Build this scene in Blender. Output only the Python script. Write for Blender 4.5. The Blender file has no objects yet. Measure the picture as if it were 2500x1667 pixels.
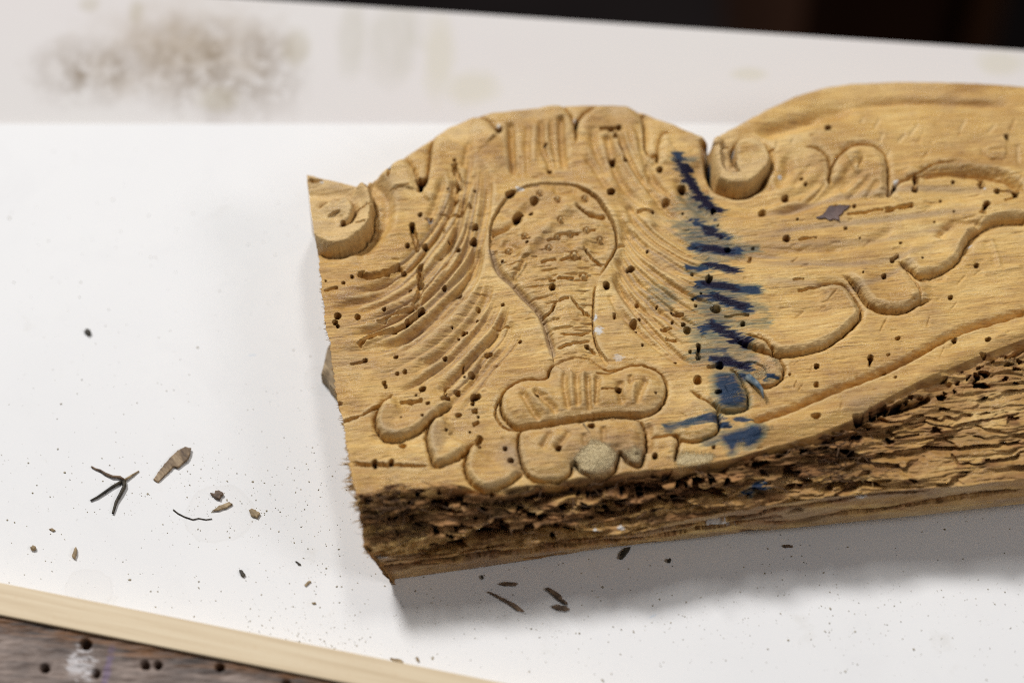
import bpy, math, random
import numpy as np
from mathutils import Vector
random.seed(7); rng = np.random.default_rng(7)
S = bpy.context.scene; COL = S.collection

# ------------------------------------------------------------------ camera, world, lamps, exposure
TILT = math.radians(35); DIST = 0.560; ZF = 0.026        # carved face lies 30 mm above the bench
cam = bpy.data.cameras.new('camera'); cam.lens = 50; cam.sensor_width = 22.3; cam.clip_start = .02; cam.clip_end = 20
camo = bpy.data.objects.new('camera', cam); COL.objects.link(camo); S.camera = camo
CAM = np.array([0, -DIST*math.sin(TILT), ZF + DIST*math.cos(TILT)])
camo.location = CAM; camo.rotation_euler = (TILT, 0, 0)
cam.dof.use_dof = True; cam.dof.focus_distance = .562; cam.dof.aperture_fstop = 3.2
FPX = 2500*50/22.3
def P(px, py, z):
    """point of the world at height z that stands where the photograph shows it"""
    px = np.asarray(px, float); py = np.asarray(py, float); z = np.asarray(z, float) + 0*px
    dx = (px-1250)/FPX; dy = -(py-833.5)/FPX
    wy = dy*math.cos(TILT) + math.sin(TILT); wz = dy*math.sin(TILT) - math.cos(TILT)
    k = (z - CAM[2])/wz
    return np.stack([dx*k, CAM[1] + wy*k, z], -1)

W = bpy.data.worlds.new('World'); S.world = W; W.use_nodes = True
W.node_tree.nodes['Background'].inputs[0].default_value = (.93, .95, 1, 1)
W.node_tree.nodes['Background'].inputs[1].default_value = .07
def area(name, loc, target, size, power, color, sy=None):
    L = bpy.data.lights.new(name, 'AREA'); L.size = size; L.energy = power; L.color = color
    if sy: L.shape = 'RECTANGLE'; L.size_y = sy
    o = bpy.data.objects.new(name, L); COL.objects.link(o); o.location = loc
    o.rotation_euler = (Vector(target)-Vector(loc)).to_track_quat('-Z', 'Y').to_euler(); return o
area('key_lamp', (-.83, 1.05, 1.49), (.03, 0, 0), .34, 36.0, (1, .985, .978), .34)
area('fill_lamp', (.85, -.36, .80), (0, 0, 0), .34, 2.9, (1, .955, .95))
area('glint_lamp', (.10, .62, 1.22), (.03, 0, 0), .12, 3.6, (1, .98, .95), .30)  # extra overhead lamp, added to bring out glints on the carving
S.view_settings.view_transform = 'Standard'; S.view_settings.look = 'None'
S.view_settings.exposure = 0; S.view_settings.gamma = 1
S.render.engine = 'CYCLES'; S.cycles.use_denoising = False; S.cycles.use_adaptive_sampling = False; S.cycles.max_bounces = 5; S.cycles.filter_width = 1.05
try: S.cycles.denoiser = 'OPENIMAGEDENOISE'
except Exception: pass

# ------------------------------------------------------------------ helpers
REG = dict(A=(700,200,3.1367), B=(1150,200,3.1367), C=(1650,150,4.182), D=(2050,150,4.182), E=(750,650,3.1367),
           F=(1250,650,3.1367), G=(1600,450,3.484), H=(2000,450,3.484), I=(750,1050,3.485), J=(1300,950,3.1367),
           K=(1850,800,2.851), L=(0,0,2.352), M=(0,400,2.24), N=(0,950,2.1867), Q=(800,1300,2.6133),
           T=(1650,750,3.92), U=(1150,420,3.2675), O=(0,0,.9408), Z=(0,0,1))
def r(k, pts):
    ox, oy, s = REG[k]; return np.array([(ox+x/s, oy+y/s) for x, y in pts], float)
def smooth(a, b, x):
    t = np.clip((x-a)/(b-a), 0, 1); return t*t*(3-2*t)
def spline(pts, step=7, closed=False):
    p = np.asarray(pts, float); n = len(p)
    if n == 2 and not closed: 
        m = max(2, int(np.linalg.norm(p[1]-p[0])/step)); return p[0]+(p[1]-p[0])*np.linspace(0,1,m)[:,None]
    out = []
    for i in range(n if closed else n-1):
        if closed: a, b, c, d = p[(i-1)%n], p[i], p[(i+1)%n], p[(i+2)%n]
        else: a, b, c, d = p[max(i-1,0)], p[i], p[i+1], p[min(i+2,n-1)]
        m = max(2, int(np.linalg.norm(c-b)/step))
        t = np.linspace(0, 1, m, endpoint=False)[:,None]
        out.append(.5*((2*b)+(-a+c)*t+(2*a-5*b+4*c-d)*t**2+(-a+3*b-3*c+d)*t**3))
    out.append(p[:1] if closed else p[-1:])
    return np.concatenate(out)
def vnoise(u, v, seed=0):
    tab = np.random.default_rng(seed).random((256, 256))
    iu = np.floor(u).astype(int); iv = np.floor(v).astype(int); fu = u-iu; fv = v-iv
    fu = fu*fu*(3-2*fu); fv = fv*fv*(3-2*fv)
    a, b, c, d = iu & 255, (iu+1) & 255, iv & 255, (iv+1) & 255
    return (tab[a,c]*(1-fu)+tab[b,c]*fu)*(1-fv) + (tab[a,d]*(1-fu)+tab[b,d]*fu)*fv
def fbm(u, v, seed=0, o=4):
    s = 0; a = .5; t = 0
    for i in range(o):
        s = s + a*vnoise(u*2**i+17.3*i, v*2**i+5.1*i, seed+i); t += a; a *= .55
    return s/t
def link_mesh(name, verts, faces, mat, parent=None, smoothf=True):
    me = bpy.data.meshes.new(name); me.from_pydata([tuple(v) for v in verts], [], faces); me.update()
    if mat: me.materials.append(mat)
    if smoothf: me.polygons.foreach_set('use_smooth', [True]*len(me.polygons))
    o = bpy.data.objects.new(name, me); COL.objects.link(o)
    if parent: o.parent = parent
    return o
def tag(o, label=None, cat=None, group=None, kind=None):
    if label: o['label'] = label
    if cat: o['category'] = cat
    if group: o['group'] = group
    if kind: o['kind'] = kind
    return o

# ------------------------------------------------------------------ materials
class NT:
    def __init__(s, name):
        s.m = bpy.data.materials.new(name); s.m.use_nodes = True; s.t = s.m.node_tree; s.n = s.t.nodes; s.l = s.t.links
        s.b = s.n['Principled BSDF']
    def add(s, typ, ins={}, **kw):
        n = s.n.new(typ)
        for k, v in kw.items(): setattr(n, k, v)
        for k, v in ins.items(): s.set(n.inputs[k], v)
        return n
    def set(s, inp, v):
        if isinstance(v, bpy.types.NodeSocket): s.l.new(v, inp)
        else: inp.default_value = v
    def coords(s, rot=0, scale=(1,1,1), kind='Object'):
        tc = s.add('ShaderNodeTexCoord'); a = s.add('ShaderNodeMapping', {0: tc.outputs[kind], 'Rotation': (0,0,rot)})
        return s.add('ShaderNodeMapping', {0: a.outputs[0], 'Scale': scale}).outputs[0]
    def noise(s, vec, scale=1, detail=4, rough=.55, dist=0):
        return s.add('ShaderNodeTexNoise', {'Vector': vec, 'Scale': scale, 'Detail': detail, 'Roughness': rough, 'Distortion': dist}).outputs[0]
    def ramp(s, f, stops):
        n = s.add('ShaderNodeValToRGB', {0: f}); e = n.color_ramp.elements
        while len(e) < len(stops): e.new(.5)
        for i, (p, c) in enumerate(stops):
            e[i].position = p; e[i].color = (c, c, c, 1) if isinstance(c, (int, float)) else (*c, 1)
        return n.outputs[0]
    def mix(s, f, a, b, typ='MIX'):
        n = s.add('ShaderNodeMix', data_type='RGBA', blend_type=typ)
        s.set(n.inputs[0], f)
        for i, v in ((6, a), (7, b)): s.set(n.inputs[i], v if isinstance(v, bpy.types.NodeSocket) else (*v, 1))
        return n.outputs[2]
    def math(s, op, a, b=0, clamp=False):
        n = s.add('ShaderNodeMath', {0: a, 1: b}, operation=op); n.use_clamp = clamp; return n.outputs[0]
    def bump(s, h, dist, strength=1, normal=None):
        d = {'Height': h, 'Distance': dist, 'Strength': strength}
        if normal: d['Normal'] = normal
        return s.add('ShaderNodeBump', d).outputs[0]

GR = math.radians(-6.0)
def carved_mat():
    t = NT('carved_wood')
    a1 = t.add('ShaderNodeAttribute', attribute_name='stain_shade'); a2 = t.add('ShaderNodeAttribute', attribute_name='wear')
    s1 = t.add('ShaderNodeSeparateColor', {0: a1.outputs['Color']}); s2 = t.add('ShaderNodeSeparateColor', {0: a2.outputs['Color']})
    blue, purp, dust, rot = s1.outputs[0], s1.outputs[1], s1.outputs[2], a1.outputs['Alpha']
    white, brown, pale, grey = s2.outputs[0], s2.outputs[1], s2.outputs[2], a2.outputs['Alpha']
    grain = t.coords(GR, (75, 1500, 700)); grain2 = t.coords(GR, (28, 300, 200)); blot = t.coords(GR, (38, 62, 60)); iso = t.coords(0, (1,1,1))
    g1 = t.noise(grain, 1, 6, .68); g2 = t.noise(grain2, 1, 4, .6, .8); bl = t.noise(blot, 1, 4, .6); bl2 = t.noise(iso, 260, 5, .6)
    f = t.math('ADD', t.math('MULTIPLY', g1, .42), t.math('ADD', t.math('MULTIPLY', g2, .18), t.math('MULTIPLY', bl, .40)))
    c = t.ramp(f, [(.35, (.31,.148,.036)), (.44, (.53,.300,.085)), (.53, (.67,.422,.135)), (.66, (.83,.60,.25))])
    # fine dark pores running with the grain
    pore = t.ramp(t.noise(t.coords(GR, (110, 2600, 900)), 1, 3, .5), [(.30, 1), (.37, 0)])
    c = t.mix(t.math('MULTIPLY', pore, .55), c, (.17,.08,.025))
    pore2 = t.ramp(t.noise(t.coords(GR, (55, 1300, 900)), 1, 5, .7), [(.33, 1), (.40, 0)])
    c = t.mix(t.math('MULTIPLY', pore2, .55), c, (.20,.098,.03))
    fleck = t.ramp(t.noise(t.coords(GR, (160, 1500, 900)), 1, 4, .6, 1.0), [(.60, 0), (.70, 1)])
    c = t.mix(t.math('MULTIPLY', fleck, .40), c, (.80,.62,.31))
    c = t.mix(t.math('MULTIPLY', t.ramp(bl2, [(.5, 0), (.72, 1)]), .35), c, (.36,.21,.10))
    c = t.mix(t.math('MULTIPLY', pale, .62), c, (.74,.545,.27))
    bn = t.math('MULTIPLY', brown, t.math('ADD', .55, t.math('MULTIPLY', bl2, .6)), True)
    c = t.mix(bn, c, t.ramp(f, [(.32, (.13,.058,.02)), (.50, (.33,.165,.052)), (.66, (.47,.27,.10))]))
    c = t.mix(t.math('MULTIPLY', grey, .6), c, (.30,.225,.165))
    rn = t.noise(t.coords(GR, (90, 500, 500)), 1, 5, .65)
    rc = t.ramp(rn, [(.33, (.020,.009,.005)), (.45, (.115,.050,.021)), (.58, (.36,.175,.072))])
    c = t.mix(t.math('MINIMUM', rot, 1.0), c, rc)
    c = t.mix(t.math('MULTIPLY', t.math('SUBTRACT', rot, 1.0, True), 2.0, True), c, (.008,.005,.004))  # highest rot values: painted shade that blackens the bores
    # ink that bled along the fibres
    ink = t.noise(t.coords(GR, (130, 1700, 900)), 1, 4, .65)
    bm = t.math('MULTIPLY', t.math('ADD', blue, t.math('MULTIPLY', t.math('SUBTRACT', ink, .5), 1.5)), 1.0, True)
    bm = t.math('MULTIPLY', t.math('MULTIPLY', bm, 1.2, True), t.ramp(blue, [(0, 0), (.18, 1)]))
    bcol = t.mix(t.ramp(blue, [(.25, 0), (.8, 1)]), (.075,.165,.140), (.006,.032,.078))
    c = t.mix(t.math('MULTIPLY', bm, .97), c, bcol)
    pm = t.math('MULTIPLY', t.math('MULTIPLY', purp, t.ramp(ink, [(.25, .55), (.5, 1)])), 1.3, True)
    c = t.mix(t.math('MULTIPLY', pm, .95), c, (.008,.005,.019))
    # filler dust: coarse pale grains
    dn = t.noise(iso, 2300, 3, .7)
    dm = t.math('MULTIPLY', t.ramp(t.math('ADD', t.math('MULTIPLY', dust, .55), t.math('MULTIPLY', dn, .8)), [(.68, 0), (.86, 1)]), t.ramp(dust, [(.03, 0), (.2, 1)]))
    c = t.mix(dm, c, t.ramp(t.noise(iso, 3600, 2, .6), [(.35, (.46,.33,.15)), (.6, (.86,.70,.40))]))
    c = t.mix(white, c, (.70,.71,.70))
    t.l.new(c, t.b.inputs['Base Color'])
    ro = t.ramp(t.noise(iso, 180, 4, .6), [(.40, .26), (.60, .50)])
    ro = t.math('ADD', ro, t.math('MULTIPLY', t.math('MAXIMUM', dm, rot), .25), True)
    t.l.new(ro, t.b.inputs['Roughness']); t.b.inputs['Coat Weight'].default_value = .05; t.l.new(t.math('SUBTRACT', .42, t.math('MULTIPLY', t.math('MAXIMUM', bm, t.math('MINIMUM', rot, 1.0)), .30)), t.b.inputs['Specular IOR Level']); t.b.inputs['Coat Roughness'].default_value = .28
    n = t.bump(t.noise(t.coords(GR, (120, 2000, 1200)), 1, 5, .7), .00034, 1)
    n = t.bump(t.noise(iso, 600, 3, .6), .00010, .7, n)
    vo = t.add('ShaderNodeTexVoronoi', {'Vector': t.coords(GR-.1, (70, 210, 150)), 'Scale': 1.0}, feature='SMOOTH_F1').outputs['Distance']
    n = t.bump(vo, .00045, .7, n)
    n = t.bump(t.math('MULTIPLY', dn, dm), .0006, 1, n)
    t.l.new(n, t.b.inputs['Normal']); t.l.new(n, t.b.inputs['Coat Normal'])
    return t.m
WOOD = carved_mat()

def simple_mat(name, stops, scale=400, rot=0, st=(1,1,1), rough=.6, bumpd=.0001, spec=.3):
    t = NT(name); f = t.noise(t.coords(rot, tuple(scale*q for q in st)), 1, 5, .62)
    t.l.new(t.ramp(f, stops), t.b.inputs['Base Color']); t.b.inputs['Roughness'].default_value = rough
    t.b.inputs['Specular IOR Level'].default_value = spec
    t.l.new(t.bump(f, bumpd, .8), t.b.inputs['Normal']); return t.m
CHIP = simple_mat('chip_wood', [(.35, (.16,.11,.055)), (.55, (.34,.25,.14)), (.7, (.48,.37,.22))], 900, .9, (.3,1,1))
CHIP_DARK = simple_mat('dark_chip_wood', [(.35, (.06,.038,.025)), (.55, (.15,.10,.065)), (.7, (.28,.19,.12))], 900, -.6, (.3,1,1))
CHAR = simple_mat('charred_twig', [(.4, (.02,.018,.014)), (.7, (.09,.075,.05))], 900)
FIBRE = simple_mat('loose_fibre', [(.35, (.22,.12,.05)), (.6, (.55,.36,.15))], 900)
FIBRED = simple_mat('rotten_fibre', [(.35, (.05,.026,.014)), (.6, (.20,.11,.05))], 900)
DUSTM = simple_mat('sawdust_grain', [(.35, (.16,.135,.09)), (.6, (.46,.40,.28))], 3000)

def sheet_mat():
    t = NT('white_laminate'); iso = t.coords(0)
    big = t.noise(iso, 14, 4, .6); c = t.ramp(big, [(.3, (.80,.80,.80)), (.7, (.835,.835,.83))])
    # sparse grey and tan stains, finer specks
    s = t.ramp(t.noise(iso, 55, 5, .62), [(.64, 0), (.76, 1)]); c = t.mix(t.math('MULTIPLY', s, .26), c, (.50,.46,.38))
    s = t.ramp(t.noise(iso, 420, 3, .6), [(.69, 0), (.76, 1)])
    area_ = t.ramp(t.noise(iso, 22, 3, .5), [(.42, 0), (.62, 1)])
    c = t.mix(t.math('MULTIPLY', t.math('MULTIPLY', s, area_), .45), c, (.38,.36,.30))
    sc = t.ramp(t.noise(t.coords(.5, (12, 900, 30)), 1, 3, .6), [(.66, 0), (.71, 1)]); c = t.mix(t.math('MULTIPLY', t.math('MULTIPLY', sc, t.ramp(t.noise(iso, 18, 3), [(.45, 0), (.65, 1)])), .10), c, (.55,.55,.56))
    sm = t.ramp(t.noise(iso, 30, 6, .72, .6), [(.52, 0), (.68, 1)]); c = t.mix(t.math('MULTIPLY', sm, .07), c, (.50,.49,.50))
    # two dried drip rings
    geo = t.add('ShaderNodeTexCoord').outputs['Object']
    for (px, py, rad) in ((215, 1440, .0058), (535, 1255, .0085), (790, 930, .0050)):
        p = P(px, py, 0); d = t.add('ShaderNodeVectorMath', {0: geo, 1: tuple(p)}, operation='DISTANCE').outputs['Value']
        d = t.math('ADD', d, t.math('MULTIPLY', t.math('SUBTRACT', t.noise(iso, 150, 3), .5), .004))
        ins = t.math('LESS_THAN', d, rad); ring = t.ramp(t.math('DIVIDE', d, rad), [(.86, 0), (.97, 1), (1, 0)])
        c = t.mix(t.math('ADD', t.math('MULTIPLY', ins, .05), t.math('MULTIPLY', ring, .05)), c, (.46,.42,.36))
    # faint blue ink marks
    for (a, b) in (((1575, 1515), (1612, 1492)), ((600, 868), (632, 866))):
        pa, pb = P(*a, 0), P(*b, 0); mid = (pa+pb)/2; ang = math.atan2(pb[1]-pa[1], pb[0]-pa[0])
        v = t.add('ShaderNodeVectorMath', {0: geo, 1: tuple(mid)}, operation='SUBTRACT').outputs[0]
        v = t.add('ShaderNodeVectorRotate', {'Vector': v, 'Angle': -ang}, rotation_type='Z_AXIS').outputs[0]
        v = t.add('ShaderNodeVectorMath', {0: v, 1: (1/.0022, 1/.00045, 0)}, operation='MULTIPLY').outputs[0]
        d = t.add('ShaderNodeVectorMath', {0: v}, operation='LENGTH').outputs['Value']
        c = t.mix(t.math('MULTIPLY', t.ramp(t.math('ADD', d, t.math('MULTIPLY', t.noise(iso, 900), .6)), [(.6, 1), (1, 0)]), .30), c, (.35,.55,.75))
    t.l.new(c, t.b.inputs['Base Color'])
    t.b.inputs['Roughness'].default_value = .85; t.b.inputs['Specular IOR Level'].default_value = .05
    t.l.new(t.bump(t.noise(iso, 300, 3), .00002, .5), t.b.inputs['Normal'])
    return t.m
def bench_mat():
    t = NT('stained_bench_top'); iso = t.coords(0); geo = t.add('ShaderNodeTexCoord').outputs['Object']
    c = t.ramp(t.noise(iso, 9, 4, .6), [(.3, (.655,.62,.61)), (.7, (.675,.655,.63))])
    wob = t.noise(iso, 48, 6, .68)
    vert = t.noise(t.coords(0, (150, 28, 30)), 1, 4, .6)
    def blob(px, py, rx, ry, edge=.55):
        p = P(px, py, 0); v = t.add('ShaderNodeVectorMath', {0: geo, 1: tuple(p)}, operation='SUBTRACT').outputs[0]
        v = t.add('ShaderNodeVectorMath', {0: v, 1: (1/rx, 1/ry, 0)}, operation='MULTIPLY').outputs[0]
        d = t.add('ShaderNodeVectorMath', {0: v}, operation='LENGTH').outputs['Value']
        return t.ramp(t.math('ADD', d, t.math('MULTIPLY', t.math('SUBTRACT', wob, .5), 1.1)), [(1-edge, 1), (1.0, 0)])
    m = blob(430, 100, .036, .024, .75)
    m = t.math('MULTIPLY', m, t.ramp(t.noise(iso, 85, 5, .65), [(.30, .25), (.62, 1)]))
    c = t.mix(t.math('MULTIPLY', m, .62), c, (.38,.30,.20))
    m = t.math('MAXIMUM', blob(480, 150, .028, .022, .9), t.math('MAXIMUM', blob(590, 175, .022, .024, .9), blob(215, 165, .020, .016, .9)))
    m = t.math('MULTIPLY', m, t.ramp(t.math('ADD', t.math('MULTIPLY', wob, .5), t.math('MULTIPLY', vert, .5)), [(.38, .15), (.60, 1)]))
    m = t.math('MULTIPLY', m, t.ramp(t.noise(iso, 200, 5, .75), [(.42, .30), (.52, 1)]))
    c = t.mix(t.math('MULTIPLY', m, .88), c, (.17,.115,.055))
    m = t.math('MAXIMUM', t.math('MAXIMUM', blob(215, 5, .004, .004), blob(330, 20, .003, .006)), t.math('MAXIMUM', blob(725, 110, .005, .010), blob(530, 235, .008, .006)))
    c = t.mix(t.math('MULTIPLY', m, .28), c, (.36,.31,.17))
    m = t.math('MAXIMUM', t.math('MAXIMUM', blob(1070, 130, .006, .020), blob(1145, 210, .010, .008)), t.math('MAXIMUM', blob(1830, 175, .006, .003), blob(2450, 150, .008, .006)))
    c = t.mix(t.math('MULTIPLY', m, .30), c, (.52,.48,.30))
    m = t.math('MAXIMUM', blob(960, 90, .010, .020), blob(860, 80, .006, .018))
    c = t.mix(t.math('MULTIPLY', t.math('MULTIPLY', m, vert), .55), c, (.42,.40,.30))
    t.l.new(c, t.b.inputs['Base Color']); t.b.inputs['Roughness'].default_value = .85; t.b.inputs['Specular IOR Level'].default_value = .05
    return t.m
def lath_mat():
    t = NT('pale_lath_wood'); f = t.noise(t.coords(math.radians(13), (22, 700, 500)), 1, 5, .6)
    g = t.noise(t.coords(math.radians(13), (900, 1500, 900)), 1, 2, .5)
    c = t.ramp(f, [(.3, (.60,.47,.30)), (.5, (.69,.56,.375)), (.7, (.74,.62,.43))])
    c = t.mix(t.math('MULTIPLY', t.ramp(g, [(.6, 0), (.75, 1)]), .25), c, (.60,.42,.24))
    t.l.new(c, t.b.inputs['Base Color']); t.b.inputs['Roughness'].default_value = .55; t.b.inputs['Specular IOR Level'].default_value = .3
    t.l.new(t.bump(f, .00005, .6), t.b.inputs['Normal']); return t.m
def plank_mat():
    t = NT('old_plank_wood'); a = t.add('ShaderNodeAttribute', attribute_name='wear'); s = t.add('ShaderNodeSeparateColor', {0: a.outputs['Color']})
    f = t.noise(t.coords(math.radians(4), (90, 900, 500)), 1, 5, .65); b = t.noise(t.coords(0), 110, 4, .6)
    c = t.ramp(t.math('ADD', t.math('MULTIPLY', f, .5), t.math('MULTIPLY', b, .5)), [(.34, (.06,.042,.036)), (.5, (.165,.120,.098)), (.66, (.31,.235,.195))])
    c = t.mix(s.outputs[0], c, (.55,.52,.52)); c = t.mix(t.math('MULTIPLY', s.outputs[1], .5), c, (.16,.10,.27))
    c = t.mix(s.outputs[2], c, t.ramp(f, [(.4, (.025,.013,.008)), (.62, (.16,.065,.015))]))
    t.l.new(c, t.b.inputs['Base Color']); t.b.inputs['Roughness'].default_value = .6
    t.l.new(t.bump(f, .0003, .8), t.b.inputs['Normal']); return t.m

# ------------------------------------------------------------------ the setting
def slab(name, corners, z1, z0, mat, bevel=0):
    n = len(corners); v = [(x, y, z1) for x, y in corners]+[(x, y, z0) for x, y in corners]
    f = [tuple(range(n)), tuple(range(2*n-1, n-1, -1))]+[((i+1)%n, i, n+i, n+(i+1)%n) for i in range(n)]
    o = link_mesh(name, v, f, mat, smoothf=False)
    if bevel:
        m = o.modifiers.new('b', 'BEVEL'); m.width = bevel; m.segments = 3
    return o
a, b = P(700, 0, -.0012), P(2500, 120, -.0012)
d = (b-a)/np.linalg.norm(b-a); L0, R0 = a-d*.45, b+d*.35
bench = slab('bench_top', [(L0[0], -.75), (R0[0], -.75), (R0[0], R0[1]), (L0[0], L0[1])], -.0012, -.030, bench_mat(), .0012)
bench['kind'] = 'structure'
je = P(0, 303, 0)[1]
sheet = slab('white_board', [(-.48, -.42), (.50, -.42), (.50, je), (-.48, je)], 0, -.0012, sheet_mat())
tag(sheet, 'large clean white laminate sheet under the carved panel, flecked with sawdust', 'board')
fl = slab('floor', [(-4, -2), (4, -2), (4, 5), (-4, 5)], -.75, -.80, simple_mat('floor_dark', [(.4, (.010,.008,.008)), (.6, (.018,.014,.014))], 3, rough=.9, spec=.05))
fl['kind'] = 'structure'
# dim brown cabinet standing behind the bench, far out of focus
CABM = simple_mat('dark_brown_cabinet_wood', [(.35, (.030,.012,.006)), (.65, (.055,.022,.011))], 6, rough=.8, spec=.1)
cab = bpy.data.objects.new('cabinet', None); COL.objects.link(cab)
tag(cab, 'dark reddish brown cabinet in deep shade behind the bench', 'cabinet')
def boxm(name, x0, x1, y0, y1, z0, z1, mat, parent):
    o = slab(name, [(x0, y0), (x1, y0), (x1, y1), (x0, y1)], z1, z0, mat, .002); o.parent = parent; return o
cab.location = (0, 0, 0)
boxm('side_panel', .155, .168, .52, 1.0, -.75, -.02, CABM, cab)
boxm('front_panel', .170, .262, .60, .62, -.75, -.02, CABM, cab)
boxm('stile', .262, .280, .585, .62, -.75, -.02, simple_mat('cabinet_edge_wood', [(.3, (.085,.034,.014)), (.7, (.11,.045,.02))], 5, rough=.8, spec=.1), cab)

# ------------------------------------------------------------------ carved panel: height field
TOP = np.array([(704,392),(722,396),(740,400),(780,410),(815,419),(838,424),(845,412),(862,400),(880,390),(905,367),(930,352),(965,328),(1000,304),(1030,284),(1080,264),(1130,249),(1200,240),(1300,234),(1400,231),(1430,233),(1480,250),(1540,275),(1590,296),(1615,308),(1626,320),(1630,338),(1634,338),(1640,322),(1660,300),(1700,280),(1760,246),(1830,212),(1900,190),(1960,180),(2060,175),(2200,178),(2300,184),(2352,189),(2560,208)])/.9408
FE = np.array([(780,1205),(836,1207),(900,1200),(960,1182),(1020,1178),(1100,1182),(1195,1200),(1310,1180),(1450,1160),(1650,1142),(1772,1124),(1850,1103),(1990,1065),(2078,1030),(2130,998),(2236,942),(2376,879),(2500,831),(2720,752)], float)
FR = np.array([(840,1357),(905,1357),(1050,1352),(1300,1330),(1427,1317),(1587,1291),(1714,1262),(1850,1234),(2131,1200),(2341,1187),(2500,1168),(2720,1142)], float)
BT = np.array([(880,1424),(957,1416),(1300,1366),(1500,1334),(1700,1312),(1850,1296),(2200,1262),(2500,1228),(2720,1205)], float)
LE = np.array([(704,392),(708,440),(714,490),(722,540),(728,580),(735,640),(742,680),(750,740),(757,790),(764,850),(774,905),(785,960),(795,1010),(800,1050),(805,1090),(815,1130),(826,1170),(830,1210),(838,1250),(850,1275),(870,1300),(885,1320),(902,1333)])/.9408
XR = 2700.0
ip = lambda c, x: np.interp(x, c[:,0], c[:,1])
NX, NF, NS, NB = 1180, 580, 150, 56
s = np.linspace(0, 1, NX)
def lx(y): return np.interp(y, LE[:,1], LE[:,0])
segs = [(TOP, FE, NF), (FE, FR, NS), (FR, BT, NB)]
rowsX, rowsY, rowsT, rowsK = [], [], [], []
for k, (c0, c1, n) in enumerate(segs):
    tt = np.linspace(0, 1, n, endpoint=(k == 2))
    for t_ in tt:
        # slanted left boundary blends into straight columns
        x = np.linspace(760, XR, NX); 
        for _ in range(4):
            y = (1-t_)*ip(c0, x)+t_*ip(c1, x)
            x0 = lx(y[0]); x = x0+(XR-x0)*s
        y = (1-t_)*ip(c0, x)+t_*ip(c1, x)
        rowsX.append(x); rowsY.append(y); rowsT.append(np.full(NX, t_)); rowsK.append(np.full(NX, k))
X = np.array(rowsX); Y = np.array(rowsY); TT = np.array(rowsT); KK = np.array(rowsK); NY = X.shape[0]
# ragged saw cut on the left
jag = (fbm(Y[:,0]/30, Y[:,0]*0, 40, 3)-.5)*12 + (vnoise(Y[:,0]/3, Y[:,0]*0, 41)-.5)*4*smooth(.3, .7, vnoise(Y[:,0]/40, Y[:,0]*0, 42))
jag *= np.where(Y[:,0] > 600, 1, .25)*(1-.8*smooth(1330, 1380, Y[:,0]))
X += jag[:,None]*np.exp(-(X-X[:,:1])/14)
Xf, Yf = X.ravel(), Y.ravel(); Kf = KK.ravel(); Tf = TT.ravel()
NV = Xf.size
ca, sa = math.cos(math.radians(6)), math.sin(math.radians(6))
Gf = Xf*ca-Yf*sa; Cf = Xf*sa+Yf*ca           # along and across the grain
H = np.zeros(NV)
att = {k: np.zeros(NV) for k in ('blue','purp','dust','rot','white','brown','pale','grey')}  # rot holds real decay and the shade painted inside bores
wx = (fbm(Gf/26, Cf/5, 60, 3)-.5); wy = (fbm(Gf/40, Cf/9, 61, 3)-.5)
wz_ = (fbm(Gf/20, Cf/2.6, 63, 2)-.5)
XS, YS = Xf+wx*42+wz_*30, Yf+wy*12+wx*5             # warped by the fibres: stains bleed
XR_, YR_ = Xf+(fbm(Xf/14, Yf/9, 62, 3)-.5)*7, Yf+(fbm(Xf/14, Yf/9, 66, 3)-.5)*5      # slightly torn edges

def near(pts, R, XX=None, YY=None):
    XX = Xf if XX is None else XX; YY = Yf if YY is None else YY
    x0, y0 = pts.min(0)-R; x1, y1 = pts.max(0)+R
    idx = np.nonzero((XX > x0) & (XX < x1) & (YY > y0) & (YY < y1))[0]
    px, py = XX[idx], YY[idx]; best = np.full(idx.size, 1e9); sg = np.zeros(idx.size); tt = np.zeros(idx.size)
    L = np.concatenate([[0], np.cumsum(np.linalg.norm(np.diff(pts, axis=0), axis=1))])
    for i in range(len(pts)-1):
        ax, ay = pts[i]; dx, dy = pts[i+1]-pts[i]; l2 = dx*dx+dy*dy
        if l2 < 1e-9: continue
        mx0, mx1 = min(ax, ax+dx)-R, max(ax, ax+dx)+R; my0, my1 = min(ay, ay+dy)-R, max(ay, ay+dy)+R
        q = np.nonzero((px > mx0) & (px < mx1) & (py > my0) & (py < my1))[0]
        if not q.size: continue
        u = np.clip(((px[q]-ax)*dx+(py[q]-ay)*dy)/l2, 0, 1)
        d = np.hypot(px[q]-ax-u*dx, py[q]-ay-u*dy); better = d < best[q]; qq = q[better]
        best[qq] = d[better]; tt[qq] = (L[i]+u[better]*math.sqrt(l2))/L[-1]
        sg[qq] = np.sign(dx*(py[qq]-ay)-dy*(px[qq]-ax))
    k = best < R
    return idx[k], best[k], sg[k], tt[k]
def taper(t, a=.12, b=.12): 
    w = np.ones_like(t)
    if a: w = w*smooth(0, a, t)
    if b: w = w*smooth(0, b, 1-t)
    return w
def inside(poly, XX=None, YY=None):
    XX = Xf if XX is None else XX; YY = Yf if YY is None else YY
    x0, y0 = poly.min(0); x1, y1 = poly.max(0)
    idx = np.nonzero((XX >= x0) & (XX <= x1) & (YY >= y0) & (YY <= y1))[0]; px, py = XX[idx], YY[idx]
    c = np.zeros(idx.size, bool); n = len(poly)
    for i in range(n):
        ax, ay = poly[i]; bx, by = poly[(i+1)%n]
        if ay == by: continue
        cond = ((ay > py) != (by > py)) & (px < (bx-ax)*(py-ay)/(by-ay)+ax); c ^= cond
    return idx[c]
MM = .001
HE = .78
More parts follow.
